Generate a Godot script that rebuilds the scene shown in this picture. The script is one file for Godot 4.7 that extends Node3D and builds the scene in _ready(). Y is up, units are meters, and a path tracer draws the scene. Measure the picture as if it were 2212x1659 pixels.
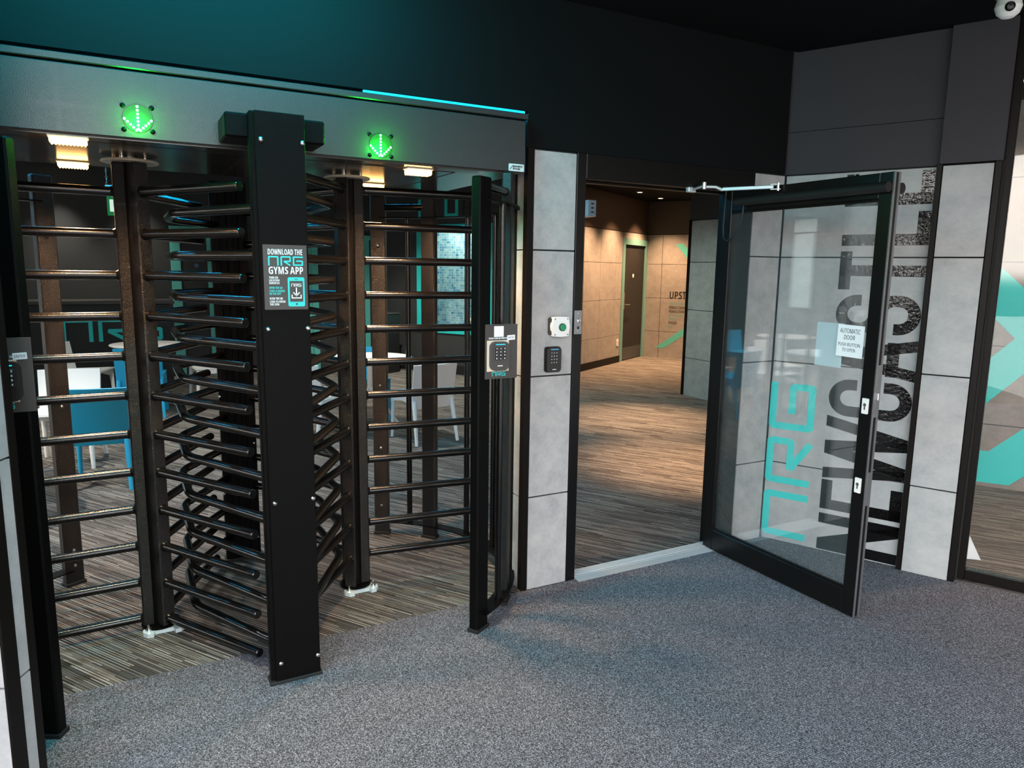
extends Node3D

var M := {}
var used := {}
var rng := RandomNumberGenerator.new()

# ------------------------------------------------------------------ naming
func numbered(called: String) -> String:
	var k: int = used.get(called, 0)
	used[called] = k + 1
	return called if k == 0 else "%s_%03d" % [called, k]

func tag(o: Node, label: String, category: String, group := "") -> Node:
	o.set_meta("label", label)
	o.set_meta("category", category)
	if group != "":
		o.set_meta("group", group)
	return o

func thing(called: String, label: String, category: String, at := Vector3.ZERO, turn := 0.0, group := "") -> Node3D:
	var o := Node3D.new()
	o.name = numbered(called)
	add_child(o, true)
	o.position = at
	o.rotation.y = turn
	tag(o, label, category, group)
	return o

func setting(called: String, at := Vector3.ZERO, turn := 0.0) -> Node3D:
	var o := Node3D.new()
	o.name = numbered(called)
	add_child(o, true)
	o.position = at
	o.rotation.y = turn
	o.set_meta("kind", "structure")
	return o

func put(called: String, mesh: Mesh, mat: Material, parent: Node, at := Vector3.ZERO) -> MeshInstance3D:
	var o := MeshInstance3D.new()
	o.name = called if parent != self else numbered(called)
	o.mesh = mesh
	o.material_override = mat
	parent.add_child(o, true)
	o.position = at
	return o

func done(called: String, st: SurfaceTool, mat: Material, parent: Node, at := Vector3.ZERO) -> MeshInstance3D:
	return put(called, st.commit(), mat, parent, at)

func turn_to(d: Vector2) -> float:
	return atan2(-d.y, d.x)

# ------------------------------------------------------------------ mesh helpers
func mb() -> SurfaceTool:
	var st := SurfaceTool.new()
	st.begin(Mesh.PRIMITIVE_TRIANGLES)
	return st

func tri(st: SurfaceTool, a: Vector3, b: Vector3, c: Vector3, n: Vector3, ua := Vector2.ZERO, ub := Vector2.ZERO, uc := Vector2.ZERO) -> void:
	var p := [a, b, c]
	var u := [ua, ub, uc]
	if (b - a).cross(c - a).dot(n) > 0.0:
		p = [a, c, b]
		u = [ua, uc, ub]
	for i in 3:
		st.set_normal(n)
		st.set_uv(u[i])
		st.add_vertex(p[i])

func tri3(st: SurfaceTool, a: Vector3, b: Vector3, c: Vector3, na: Vector3, nb: Vector3, nc: Vector3) -> void:
	var p := [a, b, c]
	var n := [na, nb, nc]
	if (b - a).cross(c - a).dot(na + nb + nc) > 0.0:
		p = [a, c, b]
		n = [na, nc, nb]
	for i in 3:
		st.set_normal(n[i])
		st.set_uv(Vector2.ZERO)
		st.add_vertex(p[i])

func quad(st: SurfaceTool, a: Vector3, b: Vector3, c: Vector3, d: Vector3, n: Vector3) -> void:
	tri(st, a, b, c, n)
	tri(st, a, c, d, n)

func box(st: SurfaceTool, c: Vector3, s: Vector3, ch := 0.0, xf := Transform3D.IDENTITY) -> SurfaceTool:
	# a box with chamfered edges
	var h := s * 0.5
	ch = minf(ch, minf(h.x, minf(h.y, h.z)) * 0.9)
	var f := func(v: Vector3) -> Vector3: return xf * (c + v)
	for ax in 3:
		var b := (ax + 1) % 3
		var g := (ax + 2) % 3
		for sg: float in [-1.0, 1.0]:
			var pts := []
			for q: Array in [[-1.0, -1.0], [1.0, -1.0], [1.0, 1.0], [-1.0, 1.0]]:
				var v := Vector3.ZERO
				v[ax] = sg * h[ax]
				v[b] = q[0] * (h[b] - ch)
				v[g] = q[1] * (h[g] - ch)
				pts.append(f.call(v))
			var n := Vector3.ZERO
			n[ax] = sg
			quad(st, pts[0], pts[1], pts[2], pts[3], (xf.basis * n).normalized())
	if ch > 0.0:
		for ax in 3:
			var b := (ax + 1) % 3
			var g := (ax + 2) % 3
			for sb: float in [-1.0, 1.0]:
				for sg: float in [-1.0, 1.0]:
					var pts := []
					for q: Array in [[-1.0, 0], [1.0, 0], [1.0, 1], [-1.0, 1]]:
						var v := Vector3.ZERO
						v[ax] = q[0] * (h[ax] - ch)
						v[b] = sb * (h[b] - (ch if q[1] == 0 else 0.0))
						v[g] = sg * (h[g] - (0.0 if q[1] == 0 else ch))
						pts.append(f.call(v))
					var n := Vector3.ZERO
					n[b] = sb
					n[g] = sg
					quad(st, pts[0], pts[1], pts[2], pts[3], (xf.basis * n).normalized())
		for sx: float in [-1.0, 1.0]:
			for sy: float in [-1.0, 1.0]:
				for sz: float in [-1.0, 1.0]:
					var k := Vector3(sx, sy, sz)
					var a := k * (h - Vector3(0, ch, ch))
					var b := k * (h - Vector3(ch, 0, ch))
					var g := k * (h - Vector3(ch, ch, 0))
					tri(st, f.call(a), f.call(b), f.call(g), (xf.basis * k).normalized())
	return st

func boxm(s: Vector3, ch := 0.0) -> Mesh:
	return box(mb(), Vector3.ZERO, s, ch).commit()

func span(st: SurfaceTool, a: Vector3, b: Vector3, ch := 0.0) -> SurfaceTool:
	# a box given by two corners
	return box(st, (a + b) * 0.5, (b - a).abs(), ch)

func tube(st: SurfaceTool, pts: Array, r: float, seg := 12, caps := true, r2 := -1.0) -> SurfaceTool:
	var up := Vector3.UP
	var d0: Vector3 = (pts[1] - pts[0]).normalized()
	if absf(d0.dot(up)) > 0.95:
		up = Vector3.RIGHT
	var side := d0.cross(up).normalized()
	var rings := []
	var norms := []
	for i in pts.size():
		var d: Vector3
		if i == 0:
			d = d0
		elif i == pts.size() - 1:
			d = (pts[i] - pts[i - 1]).normalized()
		else:
			d = ((pts[i] - pts[i - 1]).normalized() + (pts[i + 1] - pts[i]).normalized()).normalized()
		side = (side - d * side.dot(d)).normalized()
		var other := d.cross(side).normalized()
		var rr := r if r2 < 0.0 else lerpf(r, r2, float(i) / (pts.size() - 1))
		var ring := []
		var nn := []
		for k in seg:
			var a := TAU * k / seg
			var n := side * cos(a) + other * sin(a)
			ring.append(pts[i] + n * rr)
			nn.append(n)
		rings.append(ring)
		norms.append(nn)
	for i in pts.size() - 1:
		for k in seg:
			var j := (k + 1) % seg
			tri3(st, rings[i][k], rings[i][j], rings[i + 1][j], norms[i][k], norms[i][j], norms[i + 1][j])
			tri3(st, rings[i][k], rings[i + 1][j], rings[i + 1][k], norms[i][k], norms[i + 1][j], norms[i + 1][k])
	if caps:
		for e in 2:
			var i := 0 if e == 0 else pts.size() - 1
			var n: Vector3 = -d0 if e == 0 else (pts[i] - pts[i - 1]).normalized()
			for k in range(1, seg - 1):
				tri(st, rings[i][0], rings[i][k], rings[i][k + 1], n)
	return st

func fillet(pts: Array, rad: float, n := 4) -> Array:
	var out := [pts[0]]
	for i in range(1, pts.size() - 1):
		var a: Vector3 = (pts[i - 1] - pts[i]).normalized()
		var b: Vector3 = (pts[i + 1] - pts[i]).normalized()
		var p: Vector3 = pts[i] + a * rad
		var q: Vector3 = pts[i] + b * rad
		for k in n + 1:
			var t := float(k) / n
			out.append(p.lerp(pts[i], t).lerp((pts[i] as Vector3).lerp(q, t), t))
	out.append(pts[-1])
	return out

func lathe(st: SurfaceTool, prof: Array, seg := 20, at := Vector3.ZERO, b := Basis.IDENTITY) -> SurfaceTool:
	# profile of (radius, height) turned round the local y axis
	for i in prof.size() - 1:
		var p: Vector2 = prof[i]
		var q: Vector2 = prof[i + 1]
		var t := (q - p).normalized()
		for k in seg:
			var a0 := TAU * k / seg
			var a1 := TAU * (k + 1) / seg
			var d0 := Vector3(cos(a0), 0, sin(a0))
			var d1 := Vector3(cos(a1), 0, sin(a1))
			var n0 := b * (d0 * t.y - Vector3.UP * t.x)
			var n1 := b * (d1 * t.y - Vector3.UP * t.x)
			var A := at + b * (d0 * p.x + Vector3.UP * p.y)
			var B := at + b * (d1 * p.x + Vector3.UP * p.y)
			var C := at + b * (d1 * q.x + Vector3.UP * q.y)
			var D := at + b * (d0 * q.x + Vector3.UP * q.y)
			if p.x > 1e-6:
				tri3(st, A, B, C, n0, n1, n1)
			if q.x > 1e-6:
				tri3(st, A, C, D, n0, n1, n0)
	return st

func prism(st: SurfaceTool, poly: PackedVector2Array, z0: float, z1: float, xf := Transform3D.IDENTITY) -> SurfaceTool:
	var p := poly
	if not Geometry2D.is_polygon_clockwise(p):
		p.reverse()
	var idx := Geometry2D.triangulate_polygon(p)
	for e in 2:
		var z := z1 if e == 0 else z0
		var n := xf.basis * Vector3(0, 0, 1 if e == 0 else -1)
		for i in range(0, idx.size(), 3):
			var v := []
			for k in 3:
				v.append(xf * Vector3(p[idx[i + k]].x, p[idx[i + k]].y, z))
			tri(st, v[0], v[1], v[2], n.normalized())
	# outward side: the polygon is clockwise in y-up axes or the reverse; find the sign by area
	var area := 0.0
	for i in p.size():
		area += p[i].cross(p[(i + 1) % p.size()])
	var sg := 1.0 if area > 0.0 else -1.0
	for i in p.size():
		var a := p[i]
		var b := p[(i + 1) % p.size()]
		var d := (b - a).normalized() * sg
		var n := (xf.basis * Vector3(d.y, -d.x, 0)).normalized()
		quad(st, xf * Vector3(a.x, a.y, z0), xf * Vector3(b.x, b.y, z0), xf * Vector3(b.x, b.y, z1), xf * Vector3(a.x, a.y, z1), n)
	return st

func rrect(w: float, h: float, r: float, seg := 5, c := Vector2.ZERO) -> PackedVector2Array:
	var out := PackedVector2Array()
	for q in 4:
		var cx: float = (w * 0.5 - r) * [1, -1, -1, 1][q]
		var cy: float = (h * 0.5 - r) * [1, 1, -1, -1][q]
		for k in seg + 1:
			var a := PI * 0.5 * q + PI * 0.5 * k / seg
			out.append(c + Vector2(cx + r * cos(a), cy + r * sin(a)))
	return out

func circle(r: float, seg := 24, c := Vector2.ZERO) -> PackedVector2Array:
	var out := PackedVector2Array()
	for k in seg:
		out.append(c + Vector2(cos(TAU * k / seg), sin(TAU * k / seg)) * r)
	return out

func stroke(st: SurfaceTool, pts: Array, w: float, z0: float, z1: float, round_join := false, square := true, xf := Transform3D.IDENTITY) -> SurfaceTool:
	var out := Geometry2D.offset_polyline(PackedVector2Array(pts), w * 0.5, Geometry2D.JOIN_ROUND if round_join else Geometry2D.JOIN_MITER, Geometry2D.END_SQUARE if square else Geometry2D.END_BUTT)
	for p in out:
		prism(st, p, z0, z1, xf)
	return st

func sheet(st: SurfaceTool, nu: int, nv: int, f: Callable, t: float) -> SurfaceTool:
	# a curved sheet f(u, v) of thickness t
	var P := []
	var N := []
	for j in nv + 1:
		for i in nu + 1:
			var u := float(i) / nu
			var v := float(j) / nv
			var p: Vector3 = f.call(u, v)
			var e := 0.01
			var du: Vector3 = f.call(minf(u + e, 1), v) - f.call(maxf(u - e, 0), v)
			var dv: Vector3 = f.call(u, minf(v + e, 1)) - f.call(u, maxf(v - e, 0))
			P.append(p)
			N.append(du.cross(dv).normalized())
	var w := nu + 1
	for s: float in [-0.5, 0.5]:
		for j in nv:
			for i in nu:
				var k := j * w + i
				var q := [k, k + 1, k + w + 1, k + w]
				var pp := []
				var nn := []
				for a: int in q:
					pp.append(P[a] + N[a] * t * s)
					nn.append(N[a] * signf(s))
				tri3(st, pp[0], pp[1], pp[2], nn[0], nn[1], nn[2])
				tri3(st, pp[0], pp[2], pp[3], nn[0], nn[2], nn[3])
	var rim := []
	for i in nu: rim.append(i)
	for j in nv: rim.append(j * w + nu)
	for i in nu: rim.append(nv * w + nu - i)
	for j in nv: rim.append((nv - j) * w)
	var mid: Vector3 = P[(nv / 2) * w + nu / 2]
	for i in rim.size():
		var a: int = rim[i]
		var b: int = rim[(i + 1) % rim.size()]
		var n: Vector3 = (P[b] - P[a]).cross(N[a]).normalized()
		if n.dot(P[a] - mid) < 0: n = -n
		quad(st, P[a] - N[a] * t * 0.5, P[b] - N[b] * t * 0.5, P[b] + N[b] * t * 0.5, P[a] + N[a] * t * 0.5, n)
	return st

func slab(st: SurfaceTool, poly: Array, y0: float, y1: float, uvx := Vector2(1, 0), uvs := 1.0) -> SurfaceTool:
	# a horizontal slab; poly holds (x, z); uv runs along uvx
	var p := PackedVector2Array(poly)
	var idx := Geometry2D.triangulate_polygon(p)
	var uvy := Vector2(-uvx.y, uvx.x)
	for e in 2:
		var y := y1 if e == 0 else y0
		for i in range(0, idx.size(), 3):
			var a := p[idx[i]]
			var b := p[idx[i + 1]]
			var c := p[idx[i + 2]]
			tri(st, Vector3(a.x, y, a.y), Vector3(b.x, y, b.y), Vector3(c.x, y, c.y), Vector3.UP if e == 0 else Vector3.DOWN,
				Vector2(a.dot(uvx), a.dot(uvy)) * uvs, Vector2(b.dot(uvx), b.dot(uvy)) * uvs, Vector2(c.dot(uvx), c.dot(uvy)) * uvs)
	var area := 0.0
	for i in p.size():
		area += p[i].cross(p[(i + 1) % p.size()])
	for i in p.size():
		var a := p[i]
		var b := p[(i + 1) % p.size()]
		var d := (b - a).normalized() * signf(area)
		quad(st, Vector3(a.x, y0, a.y), Vector3(b.x, y0, b.y), Vector3(b.x, y1, b.y), Vector3(a.x, y1, a.y), Vector3(d.y, 0, -d.x))
	return st

func words(called: String, text: String, cap: float, width: float, mat: Material, parent: Node, at: Vector3, bold := true, left := true, depth := 0.0012) -> MeshInstance3D:
	# lettering of that cap height squeezed to that width, lying on the local xy plane
	var tm := TextMesh.new()
	var fo := SystemFont.new()
	fo.font_names = PackedStringArray(["Droid Sans"])
	fo.font_weight = 700 if bold else 400
	tm.font = fo
	tm.font_size = 48
	tm.text = text
	tm.depth = 0.002
	tm.curve_step = 1.5
	tm.pixel_size = cap / (48 * 0.714)
	tm.horizontal_alignment = HORIZONTAL_ALIGNMENT_LEFT if left else HORIZONTAL_ALIGNMENT_CENTER
	tm.vertical_alignment = VERTICAL_ALIGNMENT_BOTTOM
	var bb := tm.get_aabb()
	var o := put(called, tm, mat, parent)
	var sx := width / maxf(bb.size.x, 1e-4)
	o.scale = Vector3(sx, 1, depth / 0.002)
	o.position = at + Vector3(-bb.position.x * sx if left else -(bb.position.x + bb.size.x * 0.5) * sx, -bb.position.y, depth * 0.5)
	return o

func logo(parent: Node, mat: Material, at: Vector3, w: float, h: float, depth := 0.0015, turn := 0.0, called := "letter") -> void:
	# the three outlined letters n, R, G as they stand on every sign here
	var t := h * 0.155
	var lw := w * 0.297
	var gap := w * 0.0545
	var x := Transform3D(Basis(Vector3(0, 0, 1), turn), at)
	var i := t * 0.5
	for k in 3:
		var o := k * (lw + gap)
		var st := mb()
		match k:
			0: stroke(st, [Vector2(o + i, i), Vector2(o + i, h - i), Vector2(o + lw - i, h - i), Vector2(o + lw - i, i)], t, 0, depth, true, true, x)
			1:
				stroke(st, [Vector2(o + i, i), Vector2(o + i, h - i), Vector2(o + lw - i, h - i), Vector2(o + lw - i, h * 0.46), Vector2(o + lw * 0.33, h * 0.46), Vector2(o + lw - t * 0.9, i)], t, 0, depth, true, true, x)
			2: stroke(st, [Vector2(o + lw - i, h - i), Vector2(o + i, h - i), Vector2(o + i, i), Vector2(o + lw - i, i), Vector2(o + lw - i, h * 0.5), Vector2(o + lw * 0.42, h * 0.5)], t, 0, depth, true, true, x)
		done(called, st, mat, parent)

# ------------------------------------------------------------------ materials
func mat(c: Color, rough := 0.6, metal := 0.0, spec := 0.5) -> StandardMaterial3D:
	var m := StandardMaterial3D.new()
	m.albedo_color = c
	m.roughness = rough
	m.metallic = metal
	m.metallic_specular = spec
	return m

func glow(c: Color, e: float) -> StandardMaterial3D:
	var m := mat(Color(0.05, 0.05, 0.05), 0.4)
	m.emission_enabled = true
	m.emission = c
	m.emission_energy_multiplier = e
	return m

func noise(freq: float, oct: int, sd: int, size := 512, ramp: Gradient = null, normal := false, strength := 4.0) -> NoiseTexture2D:
	var fn := FastNoiseLite.new()
	fn.noise_type = FastNoiseLite.TYPE_SIMPLEX_SMOOTH
	fn.frequency = freq
	fn.fractal_octaves = oct
	fn.seed = sd
	var t := NoiseTexture2D.new()
	t.width = size
	t.height = size
	t.seamless = true
	t.noise = fn
	if ramp: t.color_ramp = ramp
	t.as_normal_map = normal
	t.bump_strength = strength
	return t

func ramp(stops: Array) -> Gradient:
	var g := Gradient.new()
	var o := PackedFloat32Array()
	var c := PackedColorArray()
	for s: Array in stops:
		o.append(s[0])
		c.append(s[1])
	g.offsets = o
	g.colors = c
	return g

func world_tri(m: StandardMaterial3D, s: float) -> StandardMaterial3D:
	m.uv1_triplanar = true
	m.uv1_world_triplanar = true
	m.uv1_scale = Vector3.ONE * s
	return m

func stone(a: Color, b: Color, c: Color, sd: int) -> StandardMaterial3D:
	var m := mat(Color.WHITE, 0.62)
	var t := noise(0.006, 8, sd, 1024, ramp([[0.0, a.darkened(0.12)], [0.3, a], [0.5, b], [0.7, c], [1.0, c.lightened(0.1)]]))
	(t.noise as FastNoiseLite).fractal_gain = 0.74
	(t.noise as FastNoiseLite).fractal_lacunarity = 2.3
	m.albedo_texture = t
	m.normal_enabled = true
	m.normal_texture = noise(0.05, 4, sd + 1, 512, null, true, 3.0)
	m.normal_scale = 0.12
	return world_tri(m, 0.9)

func carpet_speckle() -> ImageTexture:
	var n := 1024
	var b := PackedByteArray()
	b.resize(n * n * 3)
	var k := 0
	for y in n:
		var rib := 0.80 if y % 3 == 0 else 1.08
		for x in n:
			var r := rng.randf()
			var v := 84.0 + 132.0 * r * r if r > 0.22 else 64.0
			v *= rib
			b[k] = int(clampf(v * 0.97, 0, 255))
			b[k + 1] = int(clampf(v * 0.985, 0, 255))
			b[k + 2] = int(clampf(v * 1.045, 0, 255))
			k += 3
	var im := Image.create_from_data(n, n, false, Image.FORMAT_RGB8, b)
	return ImageTexture.create_from_image(im)

func carpet_stripes() -> ImageTexture:
	var n := 2048
	var im := Image.create_empty(n, n, false, Image.FORMAT_RGB8)
	var tones := [Color8(172, 171, 166), Color8(146, 144, 139), Color8(115, 113, 110), Color8(90, 88, 86), Color8(72, 71, 70), Color8(58, 57, 57)]
	var y := 0
	var light := true
	while y < n:
		var t := rng.randi_range(4, 6) if light else rng.randi_range(3, 7)
		var x := 0
		var start := rng.randi_range(0, 160)
		while x < n:
			var len := rng.randi_range(60, 330)
			var blk := sin(x * 0.0061 + floor(y / 128.0) * 2.3) + sin(floor(y / 128.0) * 5.1 + x * 0.0123)
			var c: Color
			if light:
				c = tones[rng.randi_range(0, 2)] if blk > -0.8 else tones[rng.randi_range(1, 3)]
			else:
				c = tones[rng.randi_range(3, 5)] if blk < 1.0 else tones[rng.randi_range(2, 4)]
			if rng.randf() < 0.10: c = tones[rng.randi_range(2, 4)]
			var j := rng.randf_range(-0.02, 0.02)
			c = Color(c.r + j * 0.6 + 0.006, c.g + j * 0.5, c.b + j * 0.4)
			im.fill_rect(Rect2i((x + start) % n, y, len, t), c)
			if (x + start) % n + len > n:
				im.fill_rect(Rect2i(0, y, (x + start) % n + len - n, t), c)
			x += len
		y += t
		light = not light
	# yarn grain
	var b := im.get_data()
	for i in range(0, b.size(), 3):
		var f := 0.82 + 0.36 * rng.randf()
		b[i] = mini(255, int(b[i] * f))
		b[i + 1] = mini(255, int(b[i + 1] * f))
		b[i + 2] = mini(255, int(b[i + 2] * f))
	return ImageTexture.create_from_image(Image.create_from_data(n, n, false, Image.FORMAT_RGB8, b))

func mosaic() -> ImageTexture:
	var n := 512
	var im := Image.create_empty(n, n, false, Image.FORMAT_RGB8)
	im.fill(Color8(205, 222, 220))
	for j in 32:
		for i in 32:
			var f := rng.randf()
			var c := Color8(96, 158, 190).lerp(Color8(190, 222, 226), f)
			if rng.randf() < 0.12: c = Color8(66, 128, 176)
			im.fill_rect(Rect2i(i * 16 + 1, j * 16 + 1, 14, 14), c)
	return ImageTexture.create_from_image(im)

func materials() -> void:
	var hammered := noise(0.16, 3, 11, 512, null, true, 5.0)
	M.black = mat(Color8(9, 8, 8), 0.42, 0.0, 0.2)
	M.black.normal_enabled = true
	M.black.normal_texture = hammered
	M.black.normal_scale = 0.35
	world_tri(M.black, 3.2)
	M.tube = mat(Color8(9, 8, 8), 0.2, 0.0, 0.5)
	M.tube.normal_enabled = true
	M.tube.normal_texture = hammered
	M.tube.normal_scale = 0.12
	M.tube.uv1_triplanar = true
	M.tube.uv1_scale = Vector3.ONE * 3.2
	M.beam = mat(Color8(44, 45, 46), 0.3, 0.0, 0.6)
	M.beam.normal_enabled = true
	M.beam.normal_texture = hammered
	M.beam.normal_scale = 0.12
	world_tri(M.beam, 3.0)
	M.soffit = mat(Color8(62, 60, 57), 0.2)
	M.trim = mat(Color8(19, 16, 14), 0.4, 0.0, 0.25)
	M.frame = mat(Color8(14, 14, 14), 0.3, 0.0, 0.35)
	M.gap = mat(Color8(22, 21, 20), 0.8)
	M.stone = stone(Color8(160, 161, 162), Color8(169, 169, 170), Color8(177, 176, 176), 21)
	M.bulk = mat(Color8(15, 18, 19), 0.7, 0.0, 0.2)
	M.upper = mat(Color8(62, 60, 64), 0.7, 0.0, 0.3)
	M.ceil = mat(Color8(17, 19, 21), 0.85, 0.0, 0.2)
	M.inpaint = mat(Color8(52, 55, 56), 0.7)
	M.dark = mat(Color8(22, 22, 23), 0.5)
	M.wood = mat(Color8(80, 68, 60), 0.5)
	M.teal = mat(Color8(34, 206, 202), 0.5)
	M.tealpaint = mat(Color8(96, 196, 186), 0.45)
	M.tealdull = mat(Color8(110, 160, 154), 0.6)
	M.vinyl = mat(Color8(16, 15, 15), 0.09)
	M.vinyl.normal_enabled = true
	M.vinyl.normal_texture = noise(0.035, 3, 31, 512, null, true, 5.0)
	M.vinyl.normal_scale = 0.35
	world_tri(M.vinyl, 2.2)
	M.ink = mat(Color8(24, 22, 22), 0.6)
	M.alu = mat(Color8(206, 211, 215), 0.34, 0.45)
	M.steel = mat(Color8(215, 215, 215), 0.22, 1.0)
	M.brushed = mat(Color8(150, 152, 155), 0.42, 0.85)
	M.white = mat(Color8(236, 236, 234), 0.42)
	M.paper = mat(Color8(240, 243, 246), 0.8)
	M.palepaper = mat(Color8(206, 222, 228), 0.75)
	M.blue = mat(Color8(28, 160, 208), 0.4)
	M.card = mat(Color8(58, 56, 55), 0.35)
	M.cream = mat(Color8(224, 210, 190), 0.7)
	M.key = mat(Color8(18, 18, 19), 0.3)
	M.keypad = mat(Color8(64, 62, 61), 0.35)
	M.plate = mat(Color8(220, 236, 240), 0.22, 0.2)
	M.print = mat(Color8(240, 244, 246), 0.6)
	M.brown = stone(Color8(131, 124, 117), Color8(138, 130, 122), Color8(145, 137, 129), 41)
	M.hallstone = stone(Color8(150, 147, 143), Color8(157, 154, 150), Color8(164, 161, 156), 51)
	M.greenstone = stone(Color8(150, 158, 155), Color8(157, 164, 161), Color8(164, 171, 168), 61)
	M.rubber = mat(Color8(20, 20, 20), 0.6)
	M.carpet = mat(Color8(208, 207, 209), 0.95, 0.0, 0.2)
	M.carpet.albedo_texture = carpet_speckle()
	M.stripes = mat(Color8(218, 218, 216), 0.95, 0.0, 0.2)
	M.stripes.albedo_texture = carpet_stripes()
	M.mosaic = mat(Color.WHITE, 0.25)
	M.mosaic.albedo_texture = mosaic()
	world_tri(M.mosaic, 0.75)
	M.paving = stone(Color8(150, 146, 140), Color8(168, 164, 158), Color8(184, 180, 174), 71)
	M.glass = mat(Color(0.8, 0.9, 0.9, 0.012), 0.015, 0.0, 0.6)
	M.glass.transparency = BaseMaterial3D.TRANSPARENCY_ALPHA
	M.acrylic = mat(Color(0.75, 0.9, 0.93, 0.35), 0.08)
	M.acrylic.transparency = BaseMaterial3D.TRANSPARENCY_ALPHA
	M.disc = mat(Color8(196, 186, 166), 0.35, 0.2)
	M.hammer = mat(Color8(14, 12, 12), 0.3, 0.0, 0.5)
	M.hammer.normal_enabled = true
	M.hammer.normal_texture = noise(0.16, 3, 13, 512, null, true, 8.0)
	M.hammer.normal_scale = 0.9
	world_tri(M.hammer, 4.0)
	M.film = mat(Color8(150, 235, 225), 0.6)
	M.film.backlight_enabled = true
	M.film.backlight = Color(1, 1, 1)
	M.warm = glow(Color(1.0, 0.74, 0.42), 14.0)
	M.spot = glow(Color(1.0, 0.86, 0.66), 14.0)
	M.cyan = glow(Color(0.05, 0.82, 1.0), 1.6)
	M.green = glow(Color(0.35, 1.0, 0.6), 12.0)
	M.lens = glow(Color(0.0, 0.6, 0.08), 0.9)
	M.exit = glow(Color(0.06, 0.52, 0.24), 0.55)
	M.exitwhite = glow(Color(0.85, 0.95, 0.9), 0.8)
	M.ledblue = glow(Color(0.15, 0.25, 1.0), 1.5)

# ------------------------------------------------------------------ lights
func lamp_spot(parent: Node, at: Vector3, to: Vector3, c: Color, e: float, ang: float, size := 0.04, soft := 0.6) -> void:
	var l := SpotLight3D.new()
	l.name = "lamp_light"
	l.light_color = c
	l.light_energy = e
	l.spot_angle = ang
	l.spot_angle_attenuation = soft
	l.spot_range = 14.0
	l.spot_attenuation = 2.0
	l.light_size = size
	l.shadow_enabled = true
	parent.add_child(l, true)
	l.transform = Transform3D(Basis.looking_at(to - at, Vector3.RIGHT if absf((to - at).normalized().y) > 0.98 else Vector3.UP), at)

func lamp_omni(parent: Node, at: Vector3, c: Color, e: float, size := 0.03) -> void:
	var l := OmniLight3D.new()
	l.name = "lamp_light"
	l.light_color = c
	l.light_energy = e
	l.omni_range = 14.0
	l.omni_attenuation = 2.0
	l.light_size = size
	l.shadow_enabled = true
	parent.add_child(l, true)
	l.position = at

func lamp_area(parent: Node, at: Vector3, to: Vector3, size: Vector2, c: Color, e: float) -> void:
	var l := AreaLight3D.new()
	l.name = "lamp_light"
	l.light_color = c
	l.light_energy = e
	l.area_size = size
	l.area_range = 14.0
	l.shadow_enabled = true
	parent.add_child(l, true)
	l.transform = Transform3D(Basis.looking_at(to, Vector3.UP if absf(to.normalized().y) < 0.9 else Vector3.BACK), at)

const WARM := Color(1.0, 0.775, 0.58)
const SOFT := Color(1.0, 0.95, 0.88)
const CYAN := Color(0.10, 0.78, 1.0)

func downlight(x: float, z: float, y: float, e: float, ang: float, c: Color, label: String, to := Vector3.ZERO) -> void:
	var t := thing("downlight", label, "light", Vector3(x, y, z), 0.0, "recessed ceiling downlights")
	done("trim_ring", lathe(mb(), [Vector2(0.036, -0.004), Vector2(0.05, -0.006), Vector2(0.055, 0.0)], 20), M.white, t)
	done("lamp", lathe(mb(), [Vector2(0.0, -0.003), Vector2(0.036, -0.003), Vector2(0.036, 0.0)], 20), M.spot, t)
	lamp_spot(t, Vector3(0, -0.02, 0), Vector3(0, -1.0, 0) if to == Vector3.ZERO else to, c, e, ang, 0.04, 1.0)

# ------------------------------------------------------------------ the picture's camera, sky and exposure
func _ready() -> void:
	rng.seed = 7
	var cam := Camera3D.new()
	cam.name = "camera"
	cam.fov = 56.31
	cam.near = 0.05
	cam.far = 200.0
	cam.transform = Transform3D(Basis(Vector3(0.87983575, 0.01445434, 0.47505803), Vector3(0.06188261, 0.98754477, -0.14465778), Vector3(-0.471232, 0.15667292, 0.86798272)).orthonormalized(), Vector3(0, 1.62, 0))
	add_child(cam, true)
	cam.current = true
	var sky_mat := ProceduralSkyMaterial.new()
	sky_mat.sky_top_color = Color(0.84, 0.86, 0.88)
	sky_mat.sky_horizon_color = Color(0.99, 0.965, 0.93)
	sky_mat.ground_bottom_color = Color(0.32, 0.32, 0.32)
	sky_mat.ground_horizon_color = Color(0.6, 0.6, 0.6)
	sky_mat.sky_energy_multiplier = 2.5
	sky_mat.ground_energy_multiplier = 1.0
	var sky := Sky.new()
	sky.sky_material = sky_mat
	var env := Environment.new()
	env.background_mode = Environment.BG_SKY
	env.sky = sky
	env.tonemap_mode = Environment.TONE_MAPPER_LINEAR
	env.tonemap_exposure = 1.13
	env.sdfgi_enabled = true
	env.ssao_enabled = true
	env.ssil_enabled = true
	var we := WorldEnvironment.new()
	we.name = "environment"
	we.environment = env
	add_child(we, true)
	materials()
	floors()
	front_wall()
	right_wall()
	left_pillar()
	gym_shell()
	hall()
	right_room()
	street()
	turnstile()
	rotors()
	keypad_signs()
	pier_fittings()
	glass_door()
	furniture()
	gym_fittings()
	ceiling_lamps()

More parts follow.
